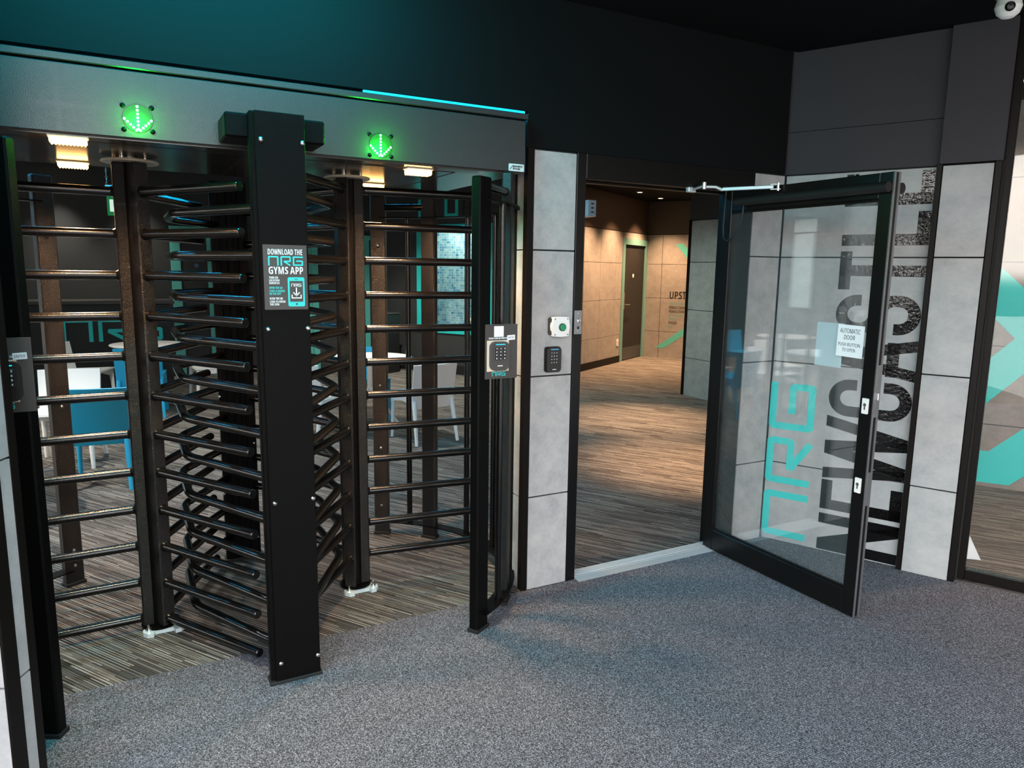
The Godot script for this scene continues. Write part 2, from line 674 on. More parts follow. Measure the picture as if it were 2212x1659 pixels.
# ------------------------------------------------------------------ floors and ceilings
const LX := -7.0
const BZ := -11.6
func floors() -> void:
	var a := deg_to_rad(57.0)
	var dir := Vector2(cos(a), sin(a))
	var st := slab(mb(), [Vector2(-7.2, -3.0), Vector2(-7.2, -13.2), Vector2(12.6, -13.2), Vector2(12.6, 0.8), Vector2(5.2, 0.8), Vector2(3.44, -3.0)], -0.1, 0.0, dir, 1.0 / 2.5)
	var f := done("floor", st, M.stripes, self)
	f.set_meta("kind", "structure")
	st = slab(mb(), [Vector2(-2.2, -3.0), Vector2(3.44, -3.0), Vector2(5.2, 0.8), Vector2(5.4, 1.3), Vector2(-2.2, 1.3)], -0.1, 0.002, Vector2(1, 0), 1.0 / 2.56)
	f = done("floor", st, M.carpet, self)
	f.set_meta("kind", "structure")
	st = slab(mb(), [Vector2(-26, 1.3), Vector2(26, 1.3), Vector2(26, 30), Vector2(-26, 30)], -0.2, -0.02)
	f = done("floor", st, M.paving, self)
	f.set_meta("kind", "structure")
	st = slab(mb(), [Vector2(-26, -20), Vector2(-7.2, -20), Vector2(-7.2, 1.3), Vector2(-26, 1.3)], -0.2, -0.02)
	f = done("floor", st, M.paving, self)
	f.set_meta("kind", "structure")
	st = slab(mb(), [Vector2(-7.2, -13.2), Vector2(12.6, -13.2), Vector2(12.6, 0.8), Vector2(5.2, 0.8), Vector2(3.44, -3.0), Vector2(-7.2, -3.0)], 2.93, 3.1)
	f = done("ceiling", st, M.ceil, self)
	f.set_meta("kind", "structure")
	st = slab(mb(), [Vector2(-3.0, -3.0), Vector2(3.44, -3.0), Vector2(5.3, 0.9), Vector2(6.4, 3.3), Vector2(3.5, 3.3), Vector2(-1.8, -1.5), Vector2(-3.0, -1.5)], 2.85, 3.1)
	f = done("ceiling", st, M.ceil, self)
	f.set_meta("kind", "structure")

# ------------------------------------------------------------------ panelled walls
func wall_box(root: Node, called: String, m: Material, x0: float, x1: float, y0: float, y1: float, z0: float, z1: float, ch := 0.0) -> MeshInstance3D:
	return done(called, span(mb(), Vector3(x0, y0, z0), Vector3(x1, y1, z1), ch), m, root)

func panels(root: Node, m: Material, xs: Array, ys: Array, z: float, t := 0.012, gap := 0.007) -> void:
	for i in xs.size() - 1:
		for j in ys.size() - 1:
			var a := Vector3(xs[i] + gap * 0.5, ys[j] + (gap * 0.5 if j > 0 else 0.0), z)
			var b := Vector3(xs[i + 1] - gap * 0.5, ys[j + 1] - gap * 0.5, z + t)
			done("panel", span(mb(), a, b, 0.0012), m, root)

const ROWS := [0.0, 0.49, 1.105, 1.717, 2.18]
const ZF := -3.01

func front_wall() -> void:
	var w := setting("wall_front")
	# dark bulkhead over turnstile and doorway
	wall_box(w, "bulkhead", M.bulk, -2.0, 1.70, 2.343, 2.86, ZF - 0.12, ZF)
	wall_box(w, "bulkhead", M.bulk, 1.70, 3.40, 2.185, 2.86, ZF - 0.12, ZF)
	wall_box(w, "return", M.frame, 1.695, 1.70, 2.185, 2.345, ZF - 0.12, ZF)
	# slim pier between turnstile and doorway
	wall_box(w, "backing", M.gap, 1.712, 1.975, 0, 2.185, ZF - 0.105, ZF - 0.012)
	wall_box(w, "corner_trim", M.trim, 1.70, 1.735, 0, 2.185, ZF - 0.035, ZF + 0.004, 0.002)
	wall_box(w, "corner_trim", M.trim, 1.70, 1.735, 0, 2.185, ZF - 0.125, ZF - 0.1, 0.002)
	panels(w, M.stone, [1.735, 1.975], ROWS, ZF - 0.012)
	for j in 4:
		wall_box(w, "panel", M.stone, 1.704, 1.712, ROWS[j] + 0.003, ROWS[j + 1] - 0.003, ZF - 0.1, ZF - 0.035)
	# door frame
	wall_box(w, "door_jamb", M.frame, 1.975, 2.028, 0, 2.185, ZF - 0.11, ZF + 0.004, 0.003)
	wall_box(w, "door_header", M.frame, 2.028, 3.165, 2.066, 2.185, ZF - 0.12, ZF + 0.004, 0.003)
	wall_box(w, "door_stop", M.trim, 2.028, 2.99, 2.055, 2.066, ZF - 0.10, ZF - 0.06, 0.002)
	wall_box(w, "door_jamb", M.frame, 3.02, 3.165, 0, 2.07, ZF - 0.12, ZF - 0.002, 0.003)
	# stone at the right of the doorway
	wall_box(w, "backing", M.gap, 3.165, 3.46, 0, 2.185, ZF - 0.12, ZF - 0.012)
	panels(w, M.stone, [3.165, 3.405], ROWS, ZF - 0.012)
	# the part left of the turnstile
	wall_box(w, "side_wall", M.inpaint, -7.2, -0.66, 0, 2.93, ZF - 0.12, ZF)
	var th := thing("door_threshold", "ribbed aluminium threshold strip across the open doorway", "threshold", Vector3(2.03, 0, ZF))
	done("plate", span(mb(), Vector3(0, 0.0, -0.085), Vector3(0.985, 0.012, 0.0), 0.004), M.alu, th)
	done("ramp", prism(mb(), PackedVector2Array([Vector2(0.0, 0.0), Vector2(0.055, 0.0), Vector2(0.0, 0.011)]), 0, 0.985, Transform3D(Basis(Vector3(0, 0, 1), Vector3(0, 1, 0), Vector3(1, 0, 0)), Vector3(0, 0, 0))), M.alu, th)
	for k in 4:
		done("rib", span(mb(), Vector3(0, 0.012, -0.075 + k * 0.016), Vector3(0.985, 0.0145, -0.068 + k * 0.016)), M.alu, th)

func right_wall() -> void:
	var d := Vector2(0.4272, 0.9041)
	var w := setting("wall_right", Vector3(3.40, 0, ZF), turn_to(d))
	var z := -0.02
	wall_box(w, "backing", M.gap, -0.03, 1.05, 0, 2.19, -0.14, z - 0.012)
	panels(w, M.stone, [0.002, 0.762], ROWS, z - 0.012)
	wall_box(w, "upper_panel", M.upper, -0.02, 0.772, 2.185, 2.416, -0.14, z)
	wall_box(w, "upper_panel", M.upper, -0.02, 0.772, 2.419, 2.86, -0.14, z)
	# pier
	wall_box(w, "corner_trim", M.trim, 0.762, 0.787, 0, 2.185, -0.13, 0.018, 0.002)
	panels(w, M.stone, [0.787, 1.012], ROWS, 0.0, 0.014)
	wall_box(w, "corner_trim", M.trim, 1.012, 1.042, 0, 2.185, -0.13, 0.018, 0.002)
	wall_box(w, "upper_panel", M.upper, 0.772, 1.042, 2.187, 2.86, -0.13, 0.016)
	# full-height glazing
	var g := setting("window_1", Vector3(3.40, 0, ZF), turn_to(d))
	wall_box(g, "window_frame", M.trim, 1.042, 1.082, 0, 2.86, -0.13, -0.055, 0.003)
	wall_box(g, "window_frame", M.trim, 1.082, 4.15, 0, 0.055, -0.13, -0.06, 0.003)
	wall_box(g, "window_frame", M.trim, 3.2, 3.25, 0.055, 2.86, -0.13, -0.06, 0.003)
	wall_box(g, "window_frame", M.trim, 4.1, 4.2, 0, 2.86, -0.13, -0.055, 0.003)
	wall_box(g, "pane", M.glass, 1.082, 3.2, 0.055, 2.86, -0.1, -0.092)
	wall_box(g, "pane", M.glass, 3.25, 4.1, 0.055, 2.86, -0.1, -0.092)
	# lettering, running upwards
	var t := thing("wall_logo", "large teal three-letter logo running up the grey panels behind the glass door", "logo", Vector3(3.40, 0, ZF), turn_to(d))
	logo(t, M.teal, Vector3(0.262, 0.03, z), 0.95, 0.258, 0.002, PI / 2)
	t = thing("wall_lettering", "tall glossy black city-name lettering running up the grey panels", "lettering", Vector3(3.40, 0, ZF), turn_to(d))
	var H := 0.425
	var s := 0.060
	var i := s * 0.5
	var cells := [["N", 0.008, 0.23], ["E", 0.258, 0.435], ["W", 0.445, 0.797], ["C", 0.822, 1.035], ["A", 1.05, 1.275], ["S", 1.30, 1.513], ["T", 1.54, 1.75], ["L", 1.781, 1.957], ["E", 1.993, 2.165]]
	for c: Array in cells:
		var a: float = c[1]
		var b: float = c[2]
		var wd := b - a
		var st := mb()
		var x := Transform3D(Basis(Vector3(0, 0, 1), PI / 2), Vector3(0.757, a, z))
		var q := []
		match c[0]:
			"N":
				q = [[Vector2(i, i), Vector2(i, H - i)], [Vector2(wd - i, i), Vector2(wd - i, H - i)]]
				prism(st, PackedVector2Array([Vector2(0.0, H), Vector2(s * 1.1, H), Vector2(wd, 0), Vector2(wd - s * 1.1, 0)]), 0, 0.0016, x)
			"E": q = [[Vector2(i, i), Vector2(i, H - i)], [Vector2(i, i), Vector2(wd - i, i)], [Vector2(i, H - i), Vector2(wd - i, H - i)], [Vector2(i, H * 0.52), Vector2(wd - i * 1.4, H * 0.52)]]
			"W":
				for k in 2:
					var o := k * (wd * 0.5 - 0.014)
					prism(st, PackedVector2Array([Vector2(o, H), Vector2(o + s * 1.05, H), Vector2(o + s * 1.75, 0), Vector2(o + s * 0.85, 0)]), 0, 0.0016, x)
					prism(st, PackedVector2Array([Vector2(o + wd * 0.5 - s * 0.45, H), Vector2(o + wd * 0.5 + s * 0.6, H), Vector2(o + s * 2.0, 0), Vector2(o + s * 1.0, 0)]), 0, 0.0016, x)
			"C": stroke(st, round_c(wd, H, i), s, 0, 0.0016, true, false, x)
			"A":
				prism(st, PackedVector2Array([Vector2(0, 0), Vector2(s, 0), Vector2(wd * 0.5 + s * 0.45, H), Vector2(wd * 0.5 - s * 0.55, H)]), 0, 0.0016, x)
				prism(st, PackedVector2Array([Vector2(wd - s, 0), Vector2(wd, 0), Vector2(wd * 0.5 + s * 0.55, H), Vector2(wd * 0.5 - s * 0.45, H)]), 0, 0.0016, x)
				q = [[Vector2(s * 0.8, H * 0.27), Vector2(wd - s * 0.8, H * 0.27)]]
			"S": stroke(st, round_s(wd, H, i), s, 0, 0.0016, true, false, x)
			"T": q = [[Vector2(i, H - i), Vector2(wd - i, H - i)], [Vector2(wd * 0.5, i), Vector2(wd * 0.5, H - i)]]
			"L": q = [[Vector2(i, H - i), Vector2(i, i)], [Vector2(i, i), Vector2(wd - i, i)]]
		for p: Array in q:
			stroke(st, p, s, 0, 0.0016, false, true, x)
		done("letter", st, M.vinyl, t)

func arc2(c: Vector2, r: float, a0: float, a1: float, n := 6) -> Array:
	var out := []
	for k in n + 1:
		var a := deg_to_rad(lerpf(a0, a1, float(k) / n))
		out.append(c + Vector2(cos(a), sin(a)) * r)
	return out

func round_c(w: float, h: float, i: float) -> Array:
	var r := w * 0.5 - i
	var p := [Vector2(w - i, h * 0.66)]
	p.append_array(arc2(Vector2(w * 0.5, h - i - r), r, 0, 180, 10))
	p.append_array(arc2(Vector2(w * 0.5, i + r), r, 180, 360, 10))
	p.append(Vector2(w - i, h * 0.34))
	return p

func round_s(w: float, h: float, i: float) -> Array:
	var r := w * 0.5 - i
	var p := [Vector2(w - i, h * 0.70)]
	p.append_array(arc2(Vector2(w * 0.5, h - i - r), r, 0, 180, 10))
	p.append(Vector2(i, h * 0.66))
	p.append(Vector2(i + 0.02, h * 0.58))
	p.append(Vector2(w - i - 0.02, h * 0.42))
	p.append(Vector2(w - i, h * 0.34))
	p.append_array(arc2(Vector2(w * 0.5, i + r), r, 0, -180, 10))
	p.append(Vector2(i, h * 0.30))
	return p

func left_pillar() -> void:
	# the entrance pillar at the left edge of the view; u runs away along its side, its front looks back at the street
	var u := Vector2(0.4617, -0.887)
	var w := setting("wall_left", Vector3(-0.335, 0, -2.20), turn_to(u))
	# local x: away from the camera; the side seen at a grazing angle is z = 0, the body lies at z < 0
	wall_box(w, "core", M.gap, 0.006, 0.124, 0, 2.86, -0.66, -0.012)
	wall_box(w, "corner_trim", M.trim, -0.004, 0.05, 0, 2.86, -0.006, 0.002, 0.001)
	wall_box(w, "corner_trim", M.trim, 0.093, 0.125, 0, 2.86, -0.03, 0.002, 0.001)
	var r := [0.0, 0.49, 1.105, 1.717, 2.86]
	for j in 4:
		wall_box(w, "panel", M.stone, 0.05, 0.093, r[j] + 0.003, r[j + 1] - 0.003, -0.012, 0.0)
		wall_box(w, "panel", M.stone, -0.002, 0.01, r[j] + 0.003, r[j + 1] - 0.003, -0.66, -0.006)
	var s := setting("wall_left", Vector3(-0.95, 0, ZF), turn_to(Vector2(-0.4272, 0.9041)))
	wall_box(s, "backing", M.stone, 0, 2.2, 0, 2.86, -0.12, 0.0)

# ------------------------------------------------------------------ the gym beyond
func gym_shell() -> void:
	# left wall with tall windows
	var w := setting("wall_left", Vector3(LX, 0, -3.1), PI / 2)
	# local x runs from z=-3.1 towards -z ; local z faces +x... built in local axes below
	w.rotation.y = PI / 2
	var zs := [[0.9, 1.9], [2.3, 3.3], [3.7, 4.7], [5.1, 6.1], [6.5, 7.1]]
	var last := -0.1
	for g: Array in zs:
		wall_box(w, "wall_section", M.inpaint, last, g[0], 0, 2.93, -0.2, 0)
		wall_box(w, "wall_section", M.inpaint, g[0], g[1], 0, 0.85, -0.2, 0)
		wall_box(w, "wall_section", M.inpaint, g[0], g[1], 2.75, 2.93, -0.2, 0)
		last = g[1]
	wall_box(w, "wall_section", M.inpaint, last, 7.45, 0, 2.93, -0.2, 0)
	wall_box(w, "wall_section", M.inpaint, 8.1, 8.7, 0, 2.93, -0.2, 0)
	wall_box(w, "wall_section", M.inpaint, 7.45, 8.1, 0, 0.9, -0.2, 0)
	wall_box(w, "wall_section", M.inpaint, 7.45, 8.1, 2.8, 2.93, -0.2, 0)
	var fl := setting("window_4", Vector3(LX, 0, -3.1), PI / 2)
	wall_box(fl, "pane", M.film, 7.45, 8.1, 0.9, 2.8, -0.08, -0.074)
	for g: Array in zs:
		var n := setting("window_3", Vector3(LX, 0, -3.1), PI / 2)
		wall_box(n, "window_frame", M.tealpaint, g[0], g[0] + 0.06, 0.85, 2.75, -0.15, 0.02, 0.003)
		wall_box(n, "window_frame", M.tealpaint, g[1] - 0.06, g[1], 0.85, 2.75, -0.15, 0.02, 0.003)
		wall_box(n, "window_frame", M.tealpaint, g[0] + 0.06, g[1] - 0.06, 0.85, 0.91, -0.15, 0.02, 0.003)
		wall_box(n, "window_frame", M.tealpaint, g[0] + 0.06, g[1] - 0.06, 2.15, 2.21, -0.15, 0.02, 0.003)
		wall_box(n, "window_frame", M.tealpaint, g[0] + 0.06, g[1] - 0.06, 2.69, 2.75, -0.15, 0.02, 0.003)
		wall_box(n, "pane", M.glass, g[0] + 0.06, g[1] - 0.06, 0.91, 2.15, -0.08, -0.074)
		wall_box(n, "pane", M.glass, g[0] + 0.06, g[1] - 0.06, 2.21, 2.69, -0.08, -0.074)
	# back wall
	w = setting("wall_back", Vector3(LX, 0, BZ))
	wall_box(w, "wall_section", M.inpaint, -0.2, 10.75, 0, 2.93, -0.15, 0)
	# doors with teal frames in the back wall
	w = setting("door_1", Vector3(0.655, 0, BZ))
	wall_box(w, "door_frame", M.tealpaint, 0, 0.13, 0, 2.18, 0, 0.04, 0.004)
	wall_box(w, "door_frame", M.tealpaint, 0.49, 0.55, 0, 2.18, 0, 0.04, 0.004)
	wall_box(w, "door_frame", M.tealpaint, 0.13, 0.49, 2.08, 2.18, 0, 0.04, 0.004)
	wall_box(w, "door_leaf", M.inpaint, 0.13, 0.49, 0.0, 2.08, 0, 0.02)
	done("door_sign", prism(mb(), circle(0.03, 20, Vector2(0.34, 1.62)), 0.02, 0.026), mat(Color8(70, 110, 160), 0.4), w)
	w = setting("door_2", Vector3(2.50, 0, BZ))
	wall_box(w, "door_frame", M.tealpaint, 0, 0.07, 0, 2.02, 0, 0.04, 0.004)
	wall_box(w, "door_frame", M.tealpaint, 0.07, 0.16, 0, 2.02, 0, 0.025, 0.004)
	wall_box(w, "door_frame", M.tealpaint, 0.16, 0.26, 0, 2.02, 0, 0.04, 0.004)
	w = setting("door_3", Vector3(3.40, 0, BZ))
	wall_box(w, "door_frame", M.tealpaint, 0, 0.06, 0, 2.14, 0, 0.05, 0.004)
	wall_box(w, "door_frame", M.tealpaint, 0.06, 0.3, 2.07, 2.14, 0, 0.05, 0.004)
	wall_box(w, "door_leaf", M.tealpaint, 0.06, 0.2, 0, 2.07, 0, 0.02)
	# wall with the framed internal window, along v
	var v := Vector2(0.5, 0.866)
	w = setting("wall_inner", Vector3(5.239, 0, -8.934), turn_to(v))
	wall_box(w, "wall_section", M.inpaint, -3.2, -2.19, 0, 2.93, -0.15, 0)
	wall_box(w, "wall_section", M.inpaint, -2.19, -0.75, 0, 0.63, -0.15, 0)
	wall_box(w, "wall_section", M.inpaint, -2.19, -0.75, 2.30, 2.93, -0.15, 0)
	wall_box(w, "wall_section", M.inpaint, -0.75, 0.0, 0, 2.93, -0.15, 0)
	wall_box(w, "baseboard", M.dark, -3.2, 0.0, 0, 0.14, 0, 0.012)
	var n := setting("window_2", Vector3(5.239, 0, -8.934), turn_to(v))
	wall_box(n, "window_frame", M.teal, -2.19, -2.01, 0.63, 2.30, -0.15, 0.02, 0.004)
	wall_box(n, "window_frame", M.teal, -0.85, -0.75, 0.63, 2.30, -0.15, 0.02, 0.004)
	wall_box(n, "window_frame", M.teal, -2.01, -0.85, 0.63, 0.73, -0.15, 0.02, 0.004)
	wall_box(n, "window_frame", M.teal, -2.01, -0.85, 2.18, 2.30, -0.15, 0.02, 0.004)
	wall_box(n, "tiled_alcove", M.mosaic, -2.6, -0.4, 0.3, 2.6, -0.85, -0.8)
	wall_box(n, "tiled_alcove", M.mosaic, -2.65, -2.6, 0.3, 2.6, -0.85, -0.15)
	wall_box(n, "tiled_alcove", M.mosaic, -0.4, -0.35, 0.3, 2.6, -0.85, -0.15)
	wall_box(n, "alcove_top", M.white, -2.65, -0.35, 2.6, 2.65, -0.85, -0.15)
	wall_box(n, "alcove_sill", M.white, -2.65, -0.35, 0.25, 0.3, -0.85, -0.15)
	lamp_area(n, Vector3(-1.45, 2.55, -0.45), Vector3(0, -1, 0.001), Vector2(1.2, 0.3), Color(1.0, 0.97, 0.9), 2.6)
	var b := thing("wash_basin", "cream wash basin under the tap behind the teal framed window", "basin", n.transform * Vector3(-1.3, 0.3, -0.6), turn_to(v))
	done("bowl", lathe(mb(), [Vector2(0.0, 0.36), Vector2(0.16, 0.40), Vector2(0.27, 0.52), Vector2(0.30, 0.54), Vector2(0.31, 0.52), Vector2(0.20, 0.36), Vector2(0.09, 0.30), Vector2(0.08, 0.0)], 24), M.cream, b)
	done("tap", tube(mb(), fillet([Vector3(0.12, 0.5, -0.1), Vector3(0.12, 0.82, -0.1), Vector3(0.12, 0.82, 0.05), Vector3(0.12, 0.76, 0.05)], 0.03), 0.012, 8), M.steel, b)
	# partly hidden letters above the window
	var t := thing("wall_letters", "teal and black capital letters high above the teal framed window", "lettering", Vector3(5.239, 0, -8.934), turn_to(v))
	done("letter", stroke(stroke(mb(), [Vector2(-2.13, 2.43), Vector2(-2.13, 2.66), Vector2(-1.97, 2.66), Vector2(-1.97, 2.56), Vector2(-2.13, 2.56)], 0.05, 0, 0.01), [Vector2(-2.03, 2.56), Vector2(-1.97, 2.43)], 0.05, 0, 0.01), M.teal, t)
	done("letter", stroke(mb(), [Vector2(-1.62, 2.66), Vector2(-1.62, 2.43), Vector2(-1.42, 2.43), Vector2(-1.42, 2.66)], 0.055, 0, 0.01), M.teal, t)
	done("letter", stroke(stroke(stroke(mb(), [Vector2(-1.30, 2.43), Vector2(-1.30, 2.63)], 0.035, 0, 0.01), [Vector2(-1.18, 2.43), Vector2(-1.18, 2.63)], 0.035, 0, 0.01), [Vector2(-1.30, 2.53), Vector2(-1.18, 2.53)], 0.035, 0, 0.01), M.dark, t)
	# closing walls out of view
	w = setting("wall_far")
	wall_box(w, "wall_section", M.inpaint, 12.4, 12.6, 0, 2.93, -13.2, 0.8)
	wall_box(w, "wall_section", M.inpaint, 5.15, 12.6, 0, 2.93, 0.6, 0.8)

const UH := Vector2(0.866, -0.5)
const VH := Vector2(0.5, 0.866)
const HROWS := [0.0, 0.5, 1.135, 1.77, 2.32]
func hall() -> void:
	# left wall of the hall, along u, with its corner at (8.889, -11.042)
	var c := Vector3(8.889, 0, -11.042)
	var w := setting("wall_hall", c, turn_to(UH))
	wall_box(w, "backing", M.gap, -4.215, 0.1, 0, 2.33, -0.15, -0.012)
	panels(w, M.hallstone, [-4.215, -3.98, -3.35, -2.72, -2.09, -1.46, -1.17], HROWS, -0.012)
	panels(w, M.hallstone, [-1.17, 0.0], [2.215, 2.32], -0.012)
	wall_box(w, "upper_wall", M.wood, -4.215, 0.1, 2.33, 2.93, -0.15, 0)
	wall_box(w, "baseboard", M.trim, -4.215, -1.17, 0, 0.12, 0, 0.012)
	var o := setting("door_4", c, turn_to(UH))
	wall_box(o, "door_frame", M.tealdull, -1.17, -1.08, 0, 2.21, -0.1, 0.02, 0.004)
	wall_box(o, "door_frame", M.tealdull, -0.10, -0.01, 0, 2.21, -0.1, 0.02, 0.004)
	wall_box(o, "door_frame", M.tealdull, -1.08, -0.10, 2.10, 2.21, -0.1, 0.02, 0.004)
	wall_box(o, "door_leaf", M.wood, -1.075, -0.105, 0.01, 2.095, -0.06, -0.015, 0.003)
	wall_box(o, "kick_plate", M.brushed, -1.07, -0.11, 0.02, 0.24, -0.015, -0.012)
	done("door_handle", tube(tube(mb(), [Vector3(-1.0, 1.03, -0.015), Vector3(-1.0, 1.03, 0.05)], 0.011, 8), [Vector3(-1.0, 1.03, 0.05), Vector3(-0.88, 1.03, 0.05)], 0.01, 8), M.steel, o)
	wall_box(o, "handle_plate", M.steel, -1.02, -0.98, 0.95, 1.25, -0.015, -0.01)
	done("door_sign", prism(mb(), circle(0.035, 20, Vector2(-0.62, 1.55)), -0.015, -0.008), M.print, o)
	# end wall, along v
	w = setting("wall_end", c, turn_to(VH))
	wall_box(w, "backing", M.gap, 0.0, 7.0, 0, 2.33, -0.15, -0.012)
	panels(w, M.hallstone, [0.0, 0.31, 0.94, 1.57, 2.2], HROWS, -0.012)
	wall_box(w, "upper_wall", M.wood, -0.1, 7.0, 2.33, 2.93, -0.15, 0)
	var t := thing("wall_graphic", "green arrow graphic on the end wall of the warm lit hall", "graphic", c, turn_to(VH))
	done("upper_band", prism(mb(), PackedVector2Array([Vector2(0.56, 2.147), Vector2(0.71, 2.147), Vector2(1.25, 1.55), Vector2(1.25, 1.37)]), 0, 0.002), M.tealpaint, t)
	done("lower_band", prism(mb(), PackedVector2Array([Vector2(0.25, 0.185), Vector2(0.42, 0.185), Vector2(1.3, 0.79), Vector2(1.3, 0.96)]), 0, 0.002), M.tealpaint, t)
	t = thing("directory_lettering", "black and pale green directory lettering on the end wall of the hall", "lettering", c, turn_to(VH))
	words("heading", "UPSTAIRS", 0.135, 0.62, M.ink, t, Vector3(0.49, 1.128, 0.0005))
	var lines := [["STRENGTH ROOM", 0.44, 1], ["FEMALE CHANGE AREA", 0.50, 0], ["FEMALE ZONE", 0.30, 0], ["SPIN STUDIO", 0.28, 1], ["CARDIO", 0.15, 1], ["STUDIO", 0.16, 0], ["SPA", 0.08, 1]]
	for k in lines.size():
		words("line", lines[k][0], 0.05, lines[k][1], M.ink if lines[k][2] == 0 else M.tealdull, t, Vector3(0.49, 1.01 - k * 0.072, 0.0005))
	var s := thing("wall_outlet", "small white wall outlet low beside the teal framed hall door", "outlet", c, turn_to(UH))
	done("plate", prism(mb(), rrect(0.075, 0.12, 0.01, 4, Vector2(-1.27, 0.36)), 0, 0.01), M.white, s)
	done("socket", prism(mb(), rrect(0.04, 0.05, 0.008, 4, Vector2(-1.27, 0.37)), 0.01, 0.013), M.cream, s)
	# stub wall seen through the doorway
	w = setting("wall_stub", Vector3(6.55, 0, -7.27), turn_to(Vector2(0, 1)))
	wall_box(w, "backing", M.gap, -0.01, 2.8, 0, 2.30, -0.25, -0.012)
	wall_box(w, "corner_trim", M.trim, -0.03, 0.02, 0, 2.30, -0.26, 0.004, 0.002)
	panels(w, M.greenstone, [0.02, 0.53, 1.1, 1.7, 2.3, 2.8], [0.0, 0.505, 1.14, 1.755, 2.285], -0.012)
	wall_box(w, "upper_wall", M.inpaint, -0.02, 2.8, 2.29, 2.93, -0.25, 0.0)

func right_room() -> void:
	var w := setting("wall_inner", Vector3(5.826, 0, -3.099), turn_to(VH))
	wall_box(w, "backing", M.gap, -0.8, 4.0, 0, 2.93, -0.15, -0.012)
	panels(w, M.brown, [-0.8, 4.0], [0.0, 0.49, 1.1, 1.734, 2.35, 2.9], -0.012)
	var t := thing("wall_graphic", "big teal chevron graphic on the brown wall behind the right window", "graphic", Vector3(5.826, 0, -3.099), turn_to(VH))
	done("chevron", prism(mb(), PackedVector2Array([Vector2(-0.5, 2.22), Vector2(0.53, 1.215), Vector2(-0.5, 0.03), Vector2(-0.5, 0.42), Vector2(0.177, 1.163), Vector2(-0.5, 1.84)]), 0, 0.002), M.teal, t)
	done("lower_band", prism(mb(), PackedVector2Array([Vector2(-0.5, 0.276), Vector2(0.095, 0.278), Vector2(1.2, 1.40), Vector2(1.2, 0.96), Vector2(0.25, 0.03), Vector2(-0.5, 0.02)]), 0, 0.0025), M.teal, t)
	var p := thing("white_flyers", "fan of white curled paper flyers at the foot of the right window frame", "papers", Vector3(4.22, 0.0, -2.25), deg_to_rad(-50))
	for k in 3:
		var a := 0.05 * k
		var f := func(u: float, v: float) -> Vector3: return Vector3(-0.06 + u * (0.10 + a * 0.6) * (1.0 - v * 0.75), 0.005 + v * 0.30 * (1.0 - 0.1 * k), 0.02 * k + 0.025 * sin(u * 3.0 + k))
		done("flyer", sheet(mb(), 6, 6, f, 0.0015), M.paper, p)

func street() -> void:
	# houses across the street, behind the camera, seen only as reflections
	var b := thing("street_building", "plain brick building across the street behind the viewer", "building", Vector3(0, 0, 14.0))
	done("wall", span(mb(), Vector3(3.0, 0, 0), Vector3(24.0, 6.5, 6.0)), mat(Color8(112, 92, 80), 0.8), b)
	done("roof", span(mb(), Vector3(2.6, 6.5, -0.4), Vector3(24.4, 6.8, 6.4)), M.card, b)
	for k in 7:
		for j in 2:
			var f := done("window", span(mb(), Vector3(4.2 + k * 2.8, 1.0 + j * 2.8, -0.05), Vector3(5.6 + k * 2.8, 2.6 + j * 2.8, 0.0)), M.white, b)
			done("pane", span(mb(), Vector3(4.3 + k * 2.8, 1.1 + j * 2.8, -0.07), Vector3(5.5 + k * 2.8, 2.5 + j * 2.8, -0.05)), M.vinyl, f)
	b = thing("street_house", "low pale rendered house across the street behind the viewer", "building", Vector3(0, 0, 17.0))
	done("wall", span(mb(), Vector3(-22.0, 0, 0), Vector3(-3.0, 3.2, 5.0)), M.paving, b)
	done("roof", prism(mb(), PackedVector2Array([Vector2(-0.5, 3.2), Vector2(5.5, 3.2), Vector2(2.5, 4.8)]), -22.4, -2.6, Transform3D(Basis(Vector3(0, 0, 1), Vector3(0, 1, 0), Vector3(1, 0, 0)), Vector3.ZERO)), mat(Color8(96, 66, 54), 0.8), b)
	for k in 5:
		var f := done("window", span(mb(), Vector3(-20.0 + k * 3.6, 1.0, -0.05), Vector3(-18.4 + k * 3.6, 2.4, 0.0)), M.white, b)
		done("pane", span(mb(), Vector3(-19.9 + k * 3.6, 1.1, -0.07), Vector3(-18.5 + k * 3.6, 2.3, -0.05)), M.vinyl, f)

# ------------------------------------------------------------------ turnstile frame
const RA := Vector2(0.065, -3.43)
const RB := Vector2(0.965, -3.43)
func screw_mesh() -> Mesh:
	return lathe(mb(), [Vector2(0.0, 0.0065), Vector2(0.004, 0.006), Vector2(0.008, 0.003), Vector2(0.009, 0.0)], 12, Vector3.ZERO, Basis(Vector3(1, 0, 0), PI / 2)).commit()

func ring_sector(st: SurfaceTool, c: Vector2, r0: float, r1: float, a0: float, a1: float, y0: float, y1: float) -> SurfaceTool:
	var n := 20
	var out := []
	for k in n + 1:
		var a := deg_to_rad(lerpf(a0, a1, float(k) / n))
		out.append(c + Vector2(cos(a), sin(a)) * r1)
	for k in n + 1:
		var a := deg_to_rad(lerpf(a1, a0, float(k) / n))
		out.append(c + Vector2(cos(a), sin(a)) * r0)
	return slab(st, out, y0, y1)

